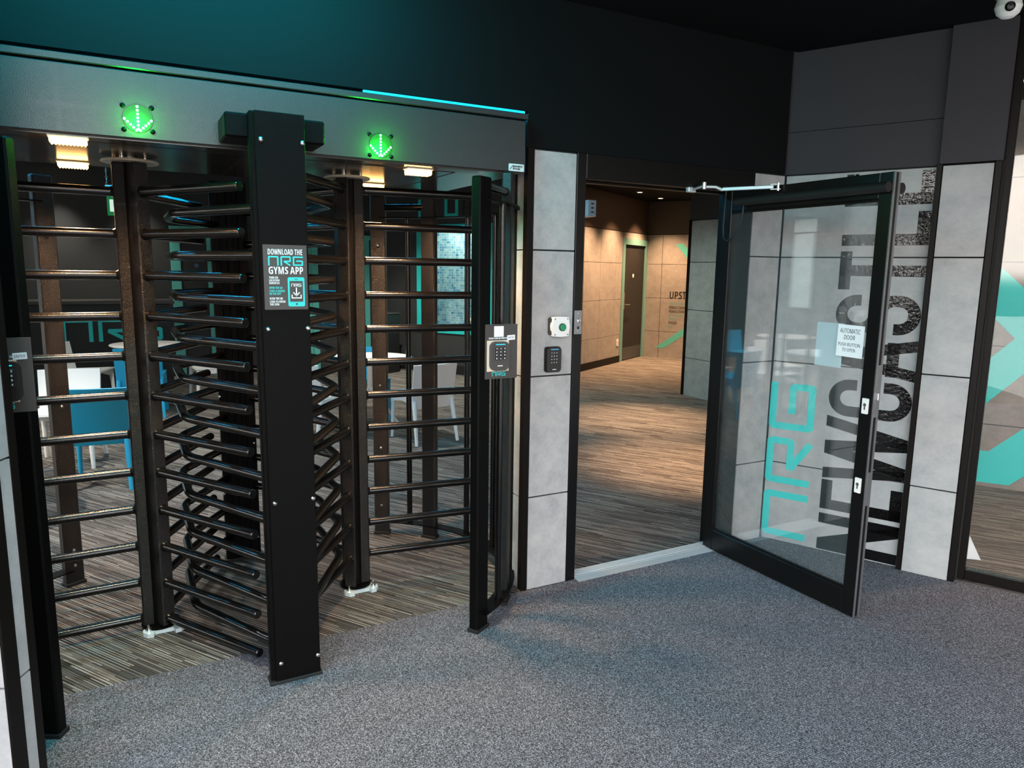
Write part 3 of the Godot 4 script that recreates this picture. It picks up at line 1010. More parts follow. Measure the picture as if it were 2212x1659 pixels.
func turnstile() -> void:
	var t := thing("turnstile", "full height black steel double turnstile with overhead canopy in the wall opening", "turnstile", Vector3(0.515, 0, -3.43))
	var o := Vector3(-0.515, 0, 3.43)   # parts are written in room coordinates
	var sc := screw_mesh()
	# canopy
	done("canopy", span(mb(), Vector3(-1.15, 2.058, -3.84), Vector3(1.655, 2.285, -2.95), 0.004), M.beam, t, o)
	done("canopy_rail", span(mb(), Vector3(-1.15, 2.291, -3.80), Vector3(1.665, 2.316, -2.945), 0.003), M.beam, t, o)
	done("canopy_soffit", span(mb(), Vector3(-1.13, 2.053, -3.825), Vector3(1.64, 2.058, -2.97)), M.soffit, t, o)
	for x: float in [-0.42, 0.46, 0.57, 1.36]:
		done("soffit_seam", span(mb(), Vector3(x, 2.0515, -3.8), Vector3(x + 0.003, 2.053, -3.08)), M.gap, t, o)
	done("soffit_seam", span(mb(), Vector3(-1.13, 2.0515, -3.08), Vector3(1.36, 2.053, -3.077)), M.gap, t, o)
	# centre posts, front and back, with cover plates
	for e in 2:
		var z := -2.71 if e == 0 else -4.12
		var d := -1.0 if e == 0 else 1.0
		done("centre_post", span(mb(), Vector3(0.425, 0, z + d * 0.012), Vector3(0.605, 2.155 if e == 0 else 2.05, z + d * 0.06), 0.004), M.black, t, o)
		done("cover_plate", span(mb(), Vector3(0.441, 0.012, z), Vector3(0.613, 2.155 if e == 0 else 2.05, z + d * 0.012), 0.0025), M.black, t, o)
		done("foot", span(mb(), Vector3(0.418, 0, z - d * 0.006), Vector3(0.62, 0.014, z + d * 0.066), 0.002), M.rubber, t, o)
		if e == 0:
			for y: float in [2.058, 1.396, 0.738, 0.085]:
				for x: float in [0.461, 0.604]:
					put("screw", sc, M.steel, t, o + Vector3(x, y, z))
		else:
			for x: float in [0.45, 0.515, 0.57]:
				done("post_rib", span(mb(), Vector3(x - 0.015, 0.02, z + 0.06), Vector3(x + 0.015, 2.04, z + 0.075), 0.003), M.black, t, o)
			for k in 7:
				put("screw", sc, M.steel, t, o + Vector3(0.428 if k % 2 else 0.59, 0.12 + 0.27 * k, z + 0.06))
	done("top_bracket", span(mb(), Vector3(0.352, 2.068, -2.95), Vector3(0.70, 2.152, -2.77), 0.006), M.black, t, o)
	# interleaving combs between the two passages
	for e in 2:
		var sgn := 1.0 if e == 0 else -1.0
		var xs := [0.45, 0.205] if e == 0 else [0.585, 0.845]
		var path := fillet([Vector3(xs[0], 0, -2.79), Vector3(xs[1], 0, -3.26), Vector3(xs[1], 0, -3.68), Vector3(xs[0], 0, -4.06)], 0.06, 5)
		var m := tube(mb(), path, 0.0185, 14).commit()
		for k in 11:
			var y: float = 1.828 - 0.1685 * k if e == 0 else 1.896 - 0.164 * k
			put("comb_bar", m, M.tube, t, o + Vector3(0, y, 0))
	# curved cages at both ends
	for e in 2:
		var c := RB if e == 0 else RA
		var mir := func(a: float) -> float: return a if e == 0 else 180.0 - a
		var at := func(a: float, r: float) -> Vector2:
			var q := deg_to_rad(mir.call(a))
			return c + Vector2(cos(q), sin(q)) * r
		for a: float in [61.0, 38.5, -38.5, -61.5]:
			var p: Vector2 = at.call(a, 0.772)
			var q := deg_to_rad(mir.call(a))
			var xf := Transform3D(Basis(Vector3.UP, -q), Vector3(p.x, 0, p.y))
			var top := 2.0 if absf(a) > 50 else 2.053
			if a < -60: top = 2.03
			done("cage_post", box(mb(), Vector3(0, top * 0.5, 0), Vector3(0.046, top, 0.088), 0.006, xf), M.black if a > 50 else M.hammer, t, o)
			done("foot", box(mb(), Vector3(0, 0.009, 0), Vector3(0.056, 0.018, 0.098), 0.002, xf), M.rubber, t, o)
			if a < -60:
				for y: float in [0.11, 0.19, 0.55, 0.93, 1.75]:
					put("screw", sc, M.steel, t, o + Vector3(p.x - 0.012 * (1 if e == 0 else -1), y, p.y + 0.032))
		for s: float in [1.0, -1.0]:
			var a: Vector2 = at.call(60.0 * s, 0.772)
			var b: Vector2 = at.call(39.0 * s, 0.772)
			done("top_rail", tube(mb(), [Vector3(a.x, 1.965, a.y), Vector3(b.x, 1.965, b.y)], 0.019, 12), M.tube, t, o)
		for y: float in [1.905, 0.074]:
			done("cage_ring", ring_sector(mb(), c, 0.745, 0.815, mir.call(-61.0), mir.call(61.0), y, y + 0.006), M.black, t, o)
		for a: float in [-49.0, -19.0, 0.0, 19.0, 49.0]:
			var p: Vector2 = at.call(a, 0.786)
			done("cage_bar", tube(mb(), [Vector3(p.x, 0.07, p.y), Vector3(p.x, 1.91, p.y)], 0.0165, 12), M.tube, t, o)
	# down lamps in the canopy
	for p: Array in [[-0.128, -2.99], [-0.148, -3.70], [1.178, -3.715], [1.178, -3.06]]:
		var b := Vector3(p[0], 2.053, p[1])
		done("lamp_housing", span(mb(), b + Vector3(-0.062, -0.007, -0.03), b + Vector3(0.062, 0, 0.03), 0.003), M.white, t, o)
		done("lamp_lens", span(mb(), b + Vector3(-0.056, -0.026, -0.024), b + Vector3(0.056, -0.007, 0.024), 0.004), M.warm, t, o)
		for k in 10:
			done("lens_rib", span(mb(), b + Vector3(-0.052 + k * 0.011, -0.028, -0.026), b + Vector3(-0.048 + k * 0.011, -0.008, 0.026)), M.warm, t, o)
		lamp_spot(t, b + o + Vector3(0, -0.04, 0), b + o + Vector3(0, -1.0, 0), WARM, 2.0, 75.0, 0.05, 0.9)
	# direction arrows
	for x: float in [0.089, 0.972]:
		var y := 2.127 if x < 0.5 else 2.116
		var a := done("arrow_light", prism(mb(), circle(0.047, 28), 0, 0.003), M.lens, t, o + Vector3(x, y, -2.95))
		var dot := lathe(mb(), [Vector2(0.0, 0.004), Vector2(0.0034, 0.003), Vector2(0.0046, 0.0)], 10, Vector3.ZERO, Basis(Vector3(1, 0, 0), PI / 2)).commit()
		var spots := []
		for k in 7: spots.append(Vector2(0, 0.040 - k * 0.0125))
		for k in 5:
			spots.append(Vector2(-0.009 * (k + 1) + 0.003, -0.040 + 0.009 * k))
			spots.append(Vector2(0.009 * (k + 1) - 0.003, -0.040 + 0.009 * k))
		for s: Vector2 in spots:
			put("led", dot, M.green, a, Vector3(s.x, s.y, 0.003))
		for k in 4:
			put("screw", sc, M.black, t, o + Vector3(x + (0.045 if k % 2 else -0.045), y + (0.04 if k < 2 else -0.04), -2.95))
		lamp_omni(t, o + Vector3(x, y - 0.01, -2.915), Color(0.05, 1.0, 0.22), 0.11, 0.03)
	# maker's plate
	done("maker_plate", prism(mb(), rrect(0.078, 0.032, 0.004), 0, 0.002), M.plate, t, o + Vector3(1.607, 2.078, -2.95))
	words("maker_text", "AUTOMATIC", 0.0075, 0.046, M.ink, t, o + Vector3(1.593, 2.0795, -2.948))
	words("maker_text", "SYSTEMS", 0.0075, 0.036, M.ink, t, o + Vector3(1.590, 2.0685, -2.948))
	done("maker_mark", stroke(mb(), [Vector2(0, 0), Vector2(0.014, 0.016), Vector2(0.017, 0.016), Vector2(0.017, 0.0)], 0.0025, 0, 0.001), M.ink, t, o + Vector3(1.574, 2.070, -2.948))
	# cyan strip light lying along the head of the opening
	var l := thing("led_strip", "thin cyan strip light along the top edge of the turnstile opening", "strip light", Vector3(0.5, 2.326, -3.0))
	done("light_strip", span(mb(), Vector3(0.42, 0.0, -0.012), Vector3(1.175, 0.012, 0.0)), M.cyan, l)
	lamp_area(l, Vector3(0, 0.008, 0.02), Vector3(0, 0.0, 1), Vector2(2.4, 0.01), CYAN, 0.25)

# ------------------------------------------------------------------ rotors
func rotors() -> void:
	var names := ["black steel rotor of the left passage, one wing of bars turned to the viewer", "black steel rotor of the right passage between centre post and keypad"]
	for e in 2:
		var c := RA if e == 0 else RB
		var t := thing("turnstile_rotor", names[e], "rotor", Vector3(c.x, 0, c.y), 0.0, "turnstile rotors")
		var wings := [58.0, 178.0, 298.0] if e == 0 else [7.0, 127.0, 247.0]
		var h0 := 1.913 if e == 0 else 1.982
		var dh := 0.1687 if e == 0 else 0.164
		var low := 0.026 if e == 0 else 0.03
		# three ribs round a core
		done("pole_core", tube(mb(), [Vector3(0, low, 0), Vector3(0, 2.03, 0)], 0.04, 18), M.black, t)
		var bar := mb()
		tube(bar, [Vector3(0.05, 0, 0), Vector3(0.645, 0, 0)], 0.0192, 16, false)
		lathe(bar, [Vector2(0.0, 0.004), Vector2(0.0165, 0.004), Vector2(0.0192, 0.0)], 16, Vector3(0.645, 0, 0), Basis(Vector3(0, 0, 1), -PI / 2))
		var bm := bar.commit()
		var collar := lathe(mb(), [Vector2(0.0192, 0.0), Vector2(0.024, -0.01), Vector2(0.024, -0.012)], 14, Vector3(0.08, 0, 0), Basis(Vector3(0, 0, 1), -PI / 2)).commit()
		for a: float in wings:
			var b := Basis(Vector3.UP, -deg_to_rad(a))
			var xf := Transform3D(b, Vector3.ZERO)
			done("pole_rib", box(mb(), Vector3(0.045, (low + 2.03) * 0.5, 0), Vector3(0.05, 2.03 - low, 0.058), 0.005, xf), M.hammer, t)
			for k in 12:
				var o := put("bar", bm, M.tube, t, Vector3(0, h0 - dh * k, 0))
				o.basis = b
				var w := put("weld", collar, M.tube, o)
		done("top_plate", lathe(mb(), [Vector2(0.0, 2.03), Vector2(0.105, 2.03), Vector2(0.108, 2.034), Vector2(0.105, 2.039), Vector2(0.0, 2.039)], 28), M.disc, t)
		for k in 4:
			var q := TAU * k / 4 + 0.5
			done("top_bolt", lathe(mb(), [Vector2(0.009, 0.0), Vector2(0.009, 0.013), Vector2(0.0, 0.013)], 6, Vector3(cos(q) * 0.062, 2.039, sin(q) * 0.062)), M.steel, t)
		done("bearing", lathe(mb(), [Vector2(0.03, 2.039), Vector2(0.03, 2.053)], 16), M.brushed, t)
		done("bottom_disc", lathe(mb(), [Vector2(0.0, low - 0.008), Vector2(0.078, low - 0.008), Vector2(0.078, low), Vector2(0.0, low)], 24), M.black, t)
		# dog-bone floor plate with two bolts
		var st := mb()
		var flat := Transform3D(Basis(Vector3(1, 0, 0), Vector3(0, 0, -1), Vector3(0, 1, 0)), Vector3(0, 0, 0.0))
		prism(st, PackedVector2Array([Vector2(-0.084, -0.022), Vector2(-0.068, -0.044), Vector2(-0.044, -0.048), Vector2(-0.036, -0.022), Vector2(0.036, -0.022), Vector2(0.044, -0.048), Vector2(0.068, -0.044), Vector2(0.084, -0.022), Vector2(0.086, 0.0), Vector2(0.07, 0.03), Vector2(0.0, 0.045), Vector2(-0.07, 0.03), Vector2(-0.086, 0.0)]), 0.0, 0.018, flat)
		var p := done("floor_plate", st, M.plate, t, Vector3(0.012, 0.0, 0.052))
		for s: float in [-1.0, 1.0]:
			done("anchor_bolt", lathe(lathe(mb(), [Vector2(0.014, 0.012), Vector2(0.014, 0.022), Vector2(0.0, 0.022)], 6), [Vector2(0.006, 0.022), Vector2(0.006, 0.04), Vector2(0.0, 0.041)], 10), M.steel, p, Vector3(0.062 * s, 0.006, 0.012))

# ------------------------------------------------------------------ signs on the posts
func keypad(t: Node, at: Vector3, w: float, h: float, body: Material) -> void:
	done("keypad_body", prism(mb(), rrect(w, h, w * 0.28, 6), 0, 0.016), body, t, at)
	done("keypad_face", prism(mb(), rrect(w * 0.76, h * 0.62, w * 0.2, 6), 0.016, 0.0185), body, t, at + Vector3(0, h * 0.12, 0))
	var km := boxm(Vector3(w * 0.155, w * 0.155, 0.004), 0.001)
	for j in 4:
		for i in 3:
			var k := put("key", km, M.key, t, at + Vector3((i - 1) * w * 0.215, h * 0.265 - j * h * 0.112, 0.0195))
			words("digit", "1234567890*#"[j * 3 + i], w * 0.075, w * 0.05, M.print, k, Vector3(0, -w * 0.035, 0.002), true, false, 0.0005)
	done("status_light", prism(mb(), rrect(w * 0.5, w * 0.035, w * 0.016, 3), 0.0185, 0.0195), M.cyan, t, at + Vector3(0, h * 0.405, 0))
	done("brand_mark", prism(mb(), rrect(w * 0.27, w * 0.045, 0.001, 2), 0.016, 0.0166), M.print, t, at + Vector3(0, -h * 0.33, 0))

func keypad_signs() -> void:
	var labels := ["dark keypad sign panel on the right front post of the turnstile", "dark keypad sign panel half hidden behind the pillar at the left edge"]
	for e in 2:
		var t := thing("keypad_sign", labels[e], "sign", Vector3(1.421 if e == 0 else -0.347, 1.272, -2.735 if e == 0 else -2.698), 0.0, "keypad signs on the turnstile posts")
		done("plate", prism(mb(), rrect(0.174, 0.236, 0.002, 2), -0.006, 0.0), M.card, t)
		done("bracket", span(mb(), Vector3(-0.08, -0.09, -0.035), Vector3(-0.03, 0.09, -0.006), 0.002) if e == 0 else span(mb(), Vector3(0.03, -0.09, -0.02), Vector3(0.075, 0.09, -0.006), 0.002), M.black, t)
		done("backing_card", prism(mb(), rrect(0.106, 0.134, 0.001, 2), 0, 0.0012), M.cream, t, Vector3(-0.008, -0.018, 0))
		keypad(t, Vector3(-0.005 if e == 0 else 0.012, -0.018, 0.0012), 0.09, 0.126, M.keypad if e == 0 else M.key)
		words("instruction", "PLEASE SCAN QR CODE TO", 0.007, 0.088, M.print, t, Vector3(-0.052, 0.053, 0.0004))
		logo(t, M.teal, Vector3(-0.036, -0.106, 0.0002), 0.066, 0.018, 0.001)
		done("blank_sticker", prism(mb(), rrect(0.046, 0.046, 0.001, 2), 0, 0.0008), M.paper, t, Vector3(-0.004, 0.087, 0))
		var n := thing("enter_label", "small white handwritten label stuck on the %s keypad sign" % ("right" if e == 0 else "left"), "label", Vector3((1.421 if e == 0 else -0.347) + 0.055, 1.332, -2.733 if e == 0 else -2.696), 0.0, "handwritten labels")
		n.rotation.z = deg_to_rad(3)
		done("tape", prism(mb(), rrect(0.038, 0.021, 0.001, 2), 0, 0.0008), M.paper, n)
		words("writing", "ENTER", 0.009, 0.029, mat(Color8(30, 34, 70), 0.7), n, Vector3(0, -0.0045, 0.0008), false, false, 0.0004)
	# app poster on the centre post
	var p := thing("app_poster", "dark grey poster with white and teal print on the centre post", "poster", Vector3(0.529, 1.582, -2.709))
	done("sheet", prism(mb(), rrect(0.154, 0.232, 0.001, 2), 0, 0.0018), M.card, p)
	var z := 0.0018
	words("heading", "DOWNLOAD THE", 0.0195, 0.121, M.print, p, Vector3(-0.060, 0.081, z))
	logo(p, M.teal, Vector3(-0.060, 0.042, z), 0.123, 0.034, 0.001)
	words("heading", "GYMS APP", 0.0255, 0.121, M.print, p, Vector3(-0.059, 0.012, z))
	var lines := [["TURN ON", 0.031, 0], ["LOCATION", 0.036, 0], ["SERVICES", 0.036, 0], ["OPEN THE QR", 0.046, 1], ["CODE SCANNER", 0.054, 1], ["IN THE APP", 0.040, 1], ["SCAN THE QR", 0.046, 0], ["CODE TO ENTER", 0.055, 0], ["THE GYM", 0.032, 0]]
	for k in lines.size():
		words("line", lines[k][0], 0.0075, lines[k][1], M.print if lines[k][2] == 0 else M.teal, p, Vector3(-0.059, -0.0045 - k * 0.0098 - floor(k / 3.0) * 0.009, z))
	done("phone_icon", prism(mb(), rrect(0.060, 0.106, 0.006, 4), z, z + 0.0006), M.teal, p, Vector3(0.036, -0.052, 0))
	done("phone_screen", prism(mb(), rrect(0.047, 0.075, 0.001, 2), z + 0.0006, z + 0.0012), M.card, p, Vector3(0.036, -0.050, 0))
	done("phone_button", prism(mb(), circle(0.0035, 14), z + 0.0006, z + 0.0012), M.card, p, Vector3(0.036, -0.096, 0))
	done("phone_speaker", prism(mb(), rrect(0.013, 0.002, 0.001, 2), z + 0.0006, z + 0.0012), M.card, p, Vector3(0.036, -0.006, 0))
	logo(p, M.print, Vector3(0.018, -0.033, z + 0.0012), 0.036, 0.011, 0.0006)
	var ar := stroke(stroke(mb(), [Vector2(0, 0.014), Vector2(0, -0.012)], 0.004, 0, 0.0006), [Vector2(-0.010, -0.003), Vector2(0, -0.014), Vector2(0.010, -0.003)], 0.0038, 0, 0.0006)
	stroke(ar, [Vector2(-0.016, -0.012), Vector2(-0.016, -0.022), Vector2(0.016, -0.022), Vector2(0.016, -0.012)], 0.0036, 0, 0.0006)
	done("download_icon", ar, M.print, p, Vector3(0.036, -0.052, z + 0.0012))

func pier_fittings() -> void:
	var b := thing("push_button_box", "white box with green push button on the narrow grey pier", "button box", Vector3(1.875, 1.351, ZF))
	done("base", prism(mb(), rrect(0.092, 0.088, 0.012, 4), 0, 0.034), M.card, b)
	done("cover", prism(mb(), PackedVector2Array([Vector2(-0.042, -0.046), Vector2(0, -0.049), Vector2(0.042, -0.046), Vector2(0.049, 0), Vector2(0.042, 0.046), Vector2(0, 0.049), Vector2(-0.042, 0.046), Vector2(-0.049, 0)]), 0.026, 0.052), M.white, b)
	done("button_collar", lathe(mb(), [Vector2(0.019, 0.0), Vector2(0.019, 0.008), Vector2(0.0155, 0.009)], 24, Vector3(0.004, -0.002, 0.052), Basis(Vector3(1, 0, 0), PI / 2)), mat(Color8(20, 70, 50), 0.4), b)
	done("button", lathe(mb(), [Vector2(0.0155, 0.0), Vector2(0.0155, 0.013), Vector2(0.0, 0.014)], 24, Vector3(0.004, -0.002, 0.052), Basis(Vector3(1, 0, 0), PI / 2)), mat(Color8(24, 140, 92), 0.35), b)
	var sc := screw_mesh()
	for k in 4:
		var s := put("screw", sc, M.brushed, b, Vector3(0.036 * (1 if k % 2 else -1), 0.038 * (1 if k < 2 else -1), 0.052))
		s.scale = Vector3.ONE * 0.45
	var r := thing("card_reader", "black keypad card reader below the push button on the pier", "card reader", Vector3(1.856, 1.187, ZF))
	done("body", prism(prism(mb(), rrect(0.090, 0.128, 0.014, 5), 0, 0.012), rrect(0.082, 0.120, 0.016, 5), 0.012, 0.024), M.key, r)
	done("status_light", prism(mb(), rrect(0.044, 0.0045, 0.002, 3), 0.024, 0.0248), glow(Color(0.25, 0.7, 0.9), 0.8), r, Vector3(0.002, 0.051, 0))
	for j in 4:
		for i in 3:
			done("key", prism(mb(), circle(0.0022, 8), 0.024, 0.0248), M.print, r, Vector3((i - 1) * 0.0145, 0.034 - j * 0.0158, 0))
	done("brand_mark", prism(mb(), rrect(0.022, 0.0032, 0.001, 2), 0.024, 0.0246), M.print, r, Vector3(0.002, -0.048, 0))
	var s := thing("strike_plate", "steel lock strike plate on the black door jamb", "lock", Vector3(2.001, 1.367, ZF + 0.004))
	done("plate", prism(mb(), rrect(0.044, 0.118, 0.002, 2), 0, 0.002), M.brushed, s)
	done("lock_bolt", lathe(mb(), [Vector2(0.011, 0.0), Vector2(0.011, 0.005), Vector2(0.0, 0.007)], 16, Vector3(0.003, 0.009, 0.002), Basis(Vector3(1, 0, 0), PI / 2)), M.steel, s)
	done("latch_hole", prism(mb(), rrect(0.013, 0.013, 0.001, 2), 0.002, 0.0025), M.ink, s, Vector3(0.002, -0.027, 0))
	for y: float in [0.044, -0.043]:
		var q := put("screw", sc, M.steel, s, Vector3(0.002, y, 0.002))
		q.scale = Vector3.ONE * 0.45

# ------------------------------------------------------------------ the open glass door
func glass_door() -> void:
	# local x runs from hinge to free edge (towards the viewer), local z is the face that looks at the viewer
	var turn := turn_to(Vector2(0, 1))
	var d := thing("glass_door", "black framed glass door standing wide open at right", "door", Vector3(2.99, 0, -3.05), turn)
	var L := 1.015
	done("hinge_stile", span(mb(), Vector3(0, 0.008, -0.024), Vector3(0.07, 2.066, 0.02), 0.003), M.frame, d)
	done("lock_stile", span(mb(), Vector3(L - 0.068, 0.008, -0.024), Vector3(L - 0.002, 2.066, 0.02), 0.003), M.frame, d)
	done("top_rail", span(mb(), Vector3(0.07, 1.955, -0.024), Vector3(L - 0.068, 2.066, 0.02), 0.003), M.frame, d)
	done("bottom_rail", span(mb(), Vector3(0.07, 0.008, -0.024), Vector3(L - 0.068, 0.13, 0.02), 0.003), M.frame, d)
	done("glazing_bead", span(span(mb(), Vector3(0.07, 0.13, 0.004), Vector3(L - 0.068, 0.142, 0.014), 0.002), Vector3(0.07, 1.943, 0.004), Vector3(L - 0.068, 1.955, 0.014), 0.002), M.trim, d)
	done("pane", span(mb(), Vector3(0.068, 0.128, 0.0), Vector3(L - 0.066, 1.957, 0.005)), M.glass, d)
	done("pane", span(mb(), Vector3(0.068, 0.128, -0.014), Vector3(L - 0.066, 1.957, -0.009)), M.glass, d)
	done("edge_strip", span(span(mb(), Vector3(L - 0.002, 0.008, 0.008), Vector3(L + 0.001, 2.066, 0.02)), Vector3(L - 0.002, 0.008, -0.024), Vector3(L + 0.001, 2.066, -0.012)), M.brushed, d)
	done("lock_case", span(mb(), Vector3(L - 0.002, 0.98, -0.012), Vector3(L + 0.002, 1.22, 0.008)), M.brushed, d)
	done("lock_case", span(mb(), Vector3(L - 0.002, 0.56, -0.012), Vector3(L + 0.002, 0.72, 0.008)), M.brushed, d)
	done("latch", span(mb(), Vector3(L + 0.001, 1.06, -0.008), Vector3(L + 0.012, 1.095, 0.004), 0.002), M.steel, d)
	for y: float in [1.028, 0.652]:
		var p := done("lock_cover", prism(mb(), rrect(0.032, 0.072, 0.004, 3), 0.02, 0.0245), M.white, d, Vector3(L - 0.036, y, 0))
		done("keyhole", prism(prism(mb(), circle(0.0078, 16, Vector2(0, 0.006)), 0.0245, 0.027), rrect(0.007, 0.02, 0.003, 3, Vector2(0, -0.007)), 0.0245, 0.0266), M.steel, p)
	# safety bar along the top rail
	for s: float in [1.0, -1.0]:
		var z := 0.045 if s > 0 else -0.049
		done("sensor_bar", tube(mb(), [Vector3(0.13, 2.0, z), Vector3(L - 0.005, 2.0, z)], 0.023, 18), M.rubber, d)
		for x: float in [0.2, 0.8]:
			done("bar_mount", span(mb(), Vector3(x, 1.99, minf(z, 0.02 * s)), Vector3(x + 0.03, 2.01, maxf(z, 0.02 * s))), M.rubber, d)
	# paper notices
	var n := thing("door_notice", "white paper notice with black print taped on the door glass by the stile", "notice", Vector3(2.9842, 1.315, -2.190), turn)
	n.rotation.z = deg_to_rad(-1.0)
	done("sheet", prism(mb(), rrect(0.140, 0.150, 0.001, 2), 0, 0.0006), M.paper, n)
	words("line", "AUTOMATIC", 0.021, 0.108, M.ink, n, Vector3(-0.004, 0.036, 0.0006), false, false, 0.0004)
	words("line", "DOOR", 0.021, 0.058, M.ink, n, Vector3(-0.004, 0.006, 0.0006), false, false, 0.0004)
	words("line", "PUSH BUTTON", 0.0155, 0.114, M.ink, n, Vector3(-0.004, -0.025, 0.0006), false, false, 0.0004)
	words("line", "TO OPEN", 0.0155, 0.068, M.ink, n, Vector3(-0.004, -0.050, 0.0006), false, false, 0.0004)
	n = thing("blank_notice", "blank pale blue paper on the door glass left of the printed notice", "notice", Vector3(3.0050, 1.286, -2.318), turn)
	done("sheet", prism(mb(), rrect(0.150, 0.212, 0.001, 2), 0, 0.0006), M.palepaper, n)
	# closer arm
	var c := thing("door_closer_arm", "silver door closer arm reaching from the header to the open door", "door closer", Vector3(2.66, 2.06, ZF))
	done("header_bracket", span(mb(), Vector3(0.0, -0.02, 0.004), Vector3(0.05, 0.006, 0.03), 0.003), M.alu, c)
	done("link", tube(mb(), [Vector3(0.025, -0.006, 0.03), Vector3(0.085, 0.016, 0.05)], 0.008, 8), M.brushed, c)
	done("pivot", lathe(mb(), [Vector2(0.013, -0.012), Vector2(0.013, 0.022), Vector2(0.007, 0.03), Vector2(0.0, 0.03)], 14, Vector3(0.085, 0.01, 0.05)), M.steel, c)
	done("arm", tube(mb(), [Vector3(0.085, 0.010, 0.05), Vector3(0.13, 0.008, 0.09), Vector3(0.155, -0.008, 0.115)], 0.008, 8), M.alu, c)
	done("arm", box(mb(), Vector3.ZERO, Vector3(0.26, 0.018, 0.012), 0.003, Transform3D(Basis(Vector3.UP, -deg_to_rad(60.0)), Vector3(0.2175, -0.004, 0.226))), M.alu, c)
	done("end_clevis", box(box(mb(), Vector3(0, 0.012, 0), Vector3(0.05, 0.005, 0.018), 0.001, Transform3D(Basis(Vector3.UP, -deg_to_rad(60.0)), Vector3(0.288, -0.004, 0.348))), Vector3(0, -0.012, 0), Vector3(0.05, 0.005, 0.018), 0.001, Transform3D(Basis(Vector3.UP, -deg_to_rad(60.0)), Vector3(0.288, -0.004, 0.348))), M.alu, c)
	done("end_pivot", lathe(mb(), [Vector2(0.008, -0.02), Vector2(0.008, 0.02), Vector2(0.0, 0.022)], 12, Vector3(0.294, -0.004, 0.358)), M.steel, c)
	# loop of cable
	var pts := [Vector3(2.945, 2.09, -3.0), Vector3(2.945, 1.972, -3.004), Vector3(2.945, 1.873, -3.008), Vector3(2.943, 1.815, -3.0), Vector3(2.94, 1.795, -2.972), Vector3(2.943, 1.806, -2.945), Vector3(2.945, 1.856, -2.9), Vector3(2.945, 1.927, -2.872), Vector3(2.945, 1.99, -2.868)]
	var cv := Curve3D.new()
	for i in pts.size():
		var tg: Vector3 = (pts[mini(i + 1, pts.size() - 1)] - pts[maxi(i - 1, 0)]) * 0.18
		cv.add_point(pts[i], -tg, tg)
	var sm := []
	for k in 41:
		sm.append(cv.sample_baked(cv.get_baked_length() * k / 40.0))
	var cb := done("door_cable", tube(mb(), sm, 0.0055, 8), M.rubber, self)
	tag(cb, "black cable loop hanging at the hinge side of the open door", "cable")

# ------------------------------------------------------------------ chairs and tables
func chair_proto(color: Material) -> Node3D:
	var t := Node3D.new()
	var back := func(u: float, v: float) -> Vector3:
		var x := (u - 0.5) * (0.44 + 0.02 * v)
		return Vector3(x, 0.33 + v * 0.42, 0.19 + v * 0.075 - 0.10 * 4.0 * (u - 0.5) * (u - 0.5) * 0.25)
	done("backrest", sheet(mb(), 10, 8, back, 0.016), color, t)
	var seat := func(u: float, v: float) -> Vector3:
		return Vector3((u - 0.5) * (0.43 + 0.03 * v), 0.435 + 0.012 * v - 0.015 * sin(u * PI) * sin(v * PI), 0.19 - v * 0.42)
	done("seat", sheet(mb(), 8, 8, seat, 0.018), color, t)
	for s: float in [-1.0, 1.0]:
		var sk := func(u: float, v: float) -> Vector3:
			return Vector3(s * (0.215 + 0.006 * u), 0.43 - v * (0.085 - 0.045 * sin(u * PI)), 0.20 - u * 0.42)
		done("side_skirt", sheet(mb(), 8, 2, sk, 0.012), color, t)
		done("leg", tube(mb(), [Vector3(s * 0.20, 0.41, 0.19), Vector3(s * 0.222, 0.0, 0.27)], 0.024, 8, true, 0.016), color, t)
		done("leg", tube(mb(), [Vector3(s * 0.205, 0.42, -0.2), Vector3(s * 0.215, 0.0, -0.225)], 0.024, 8, true, 0.015), color, t)
	return t

func place_chair(proto: Node3D, x: float, z: float, face: Vector2, label: String, group: String, called: String) -> void:
	var c := proto.duplicate()
	c.name = numbered(called)
	add_child(c, true)
	c.position = Vector3(x, 0, z)
	# the chair's front looks along -z locally
	c.rotation.y = atan2(-face.x, -face.y)
	tag(c, label, "chair", group)

func round_table(x: float, z: float, r: float, label: String) -> void:
	var t := thing("round_table", label, "table", Vector3(x, 0, z), 0.4, "round white tables")
	done("tabletop", lathe(mb(), [Vector2(0.0, 0.715), Vector2(r - 0.03, 0.715), Vector2(r, 0.73), Vector2(r, 0.738), Vector2(r - 0.004, 0.742), Vector2(0.0, 0.742)], 40), M.white, t)
	done("column", tube(mb(), [Vector3(0, 0.42, 0), Vector3(0, 0.715, 0)], 0.03, 14), M.white, t)
	for k in 4:
		var a := TAU * k / 4 + 0.3
		done("leg", tube(mb(), [Vector3(0, 0.45, 0), Vector3(cos(a) * r * 0.75, 0.012, sin(a) * r * 0.75)], 0.02, 8, true, 0.013), M.white, t)

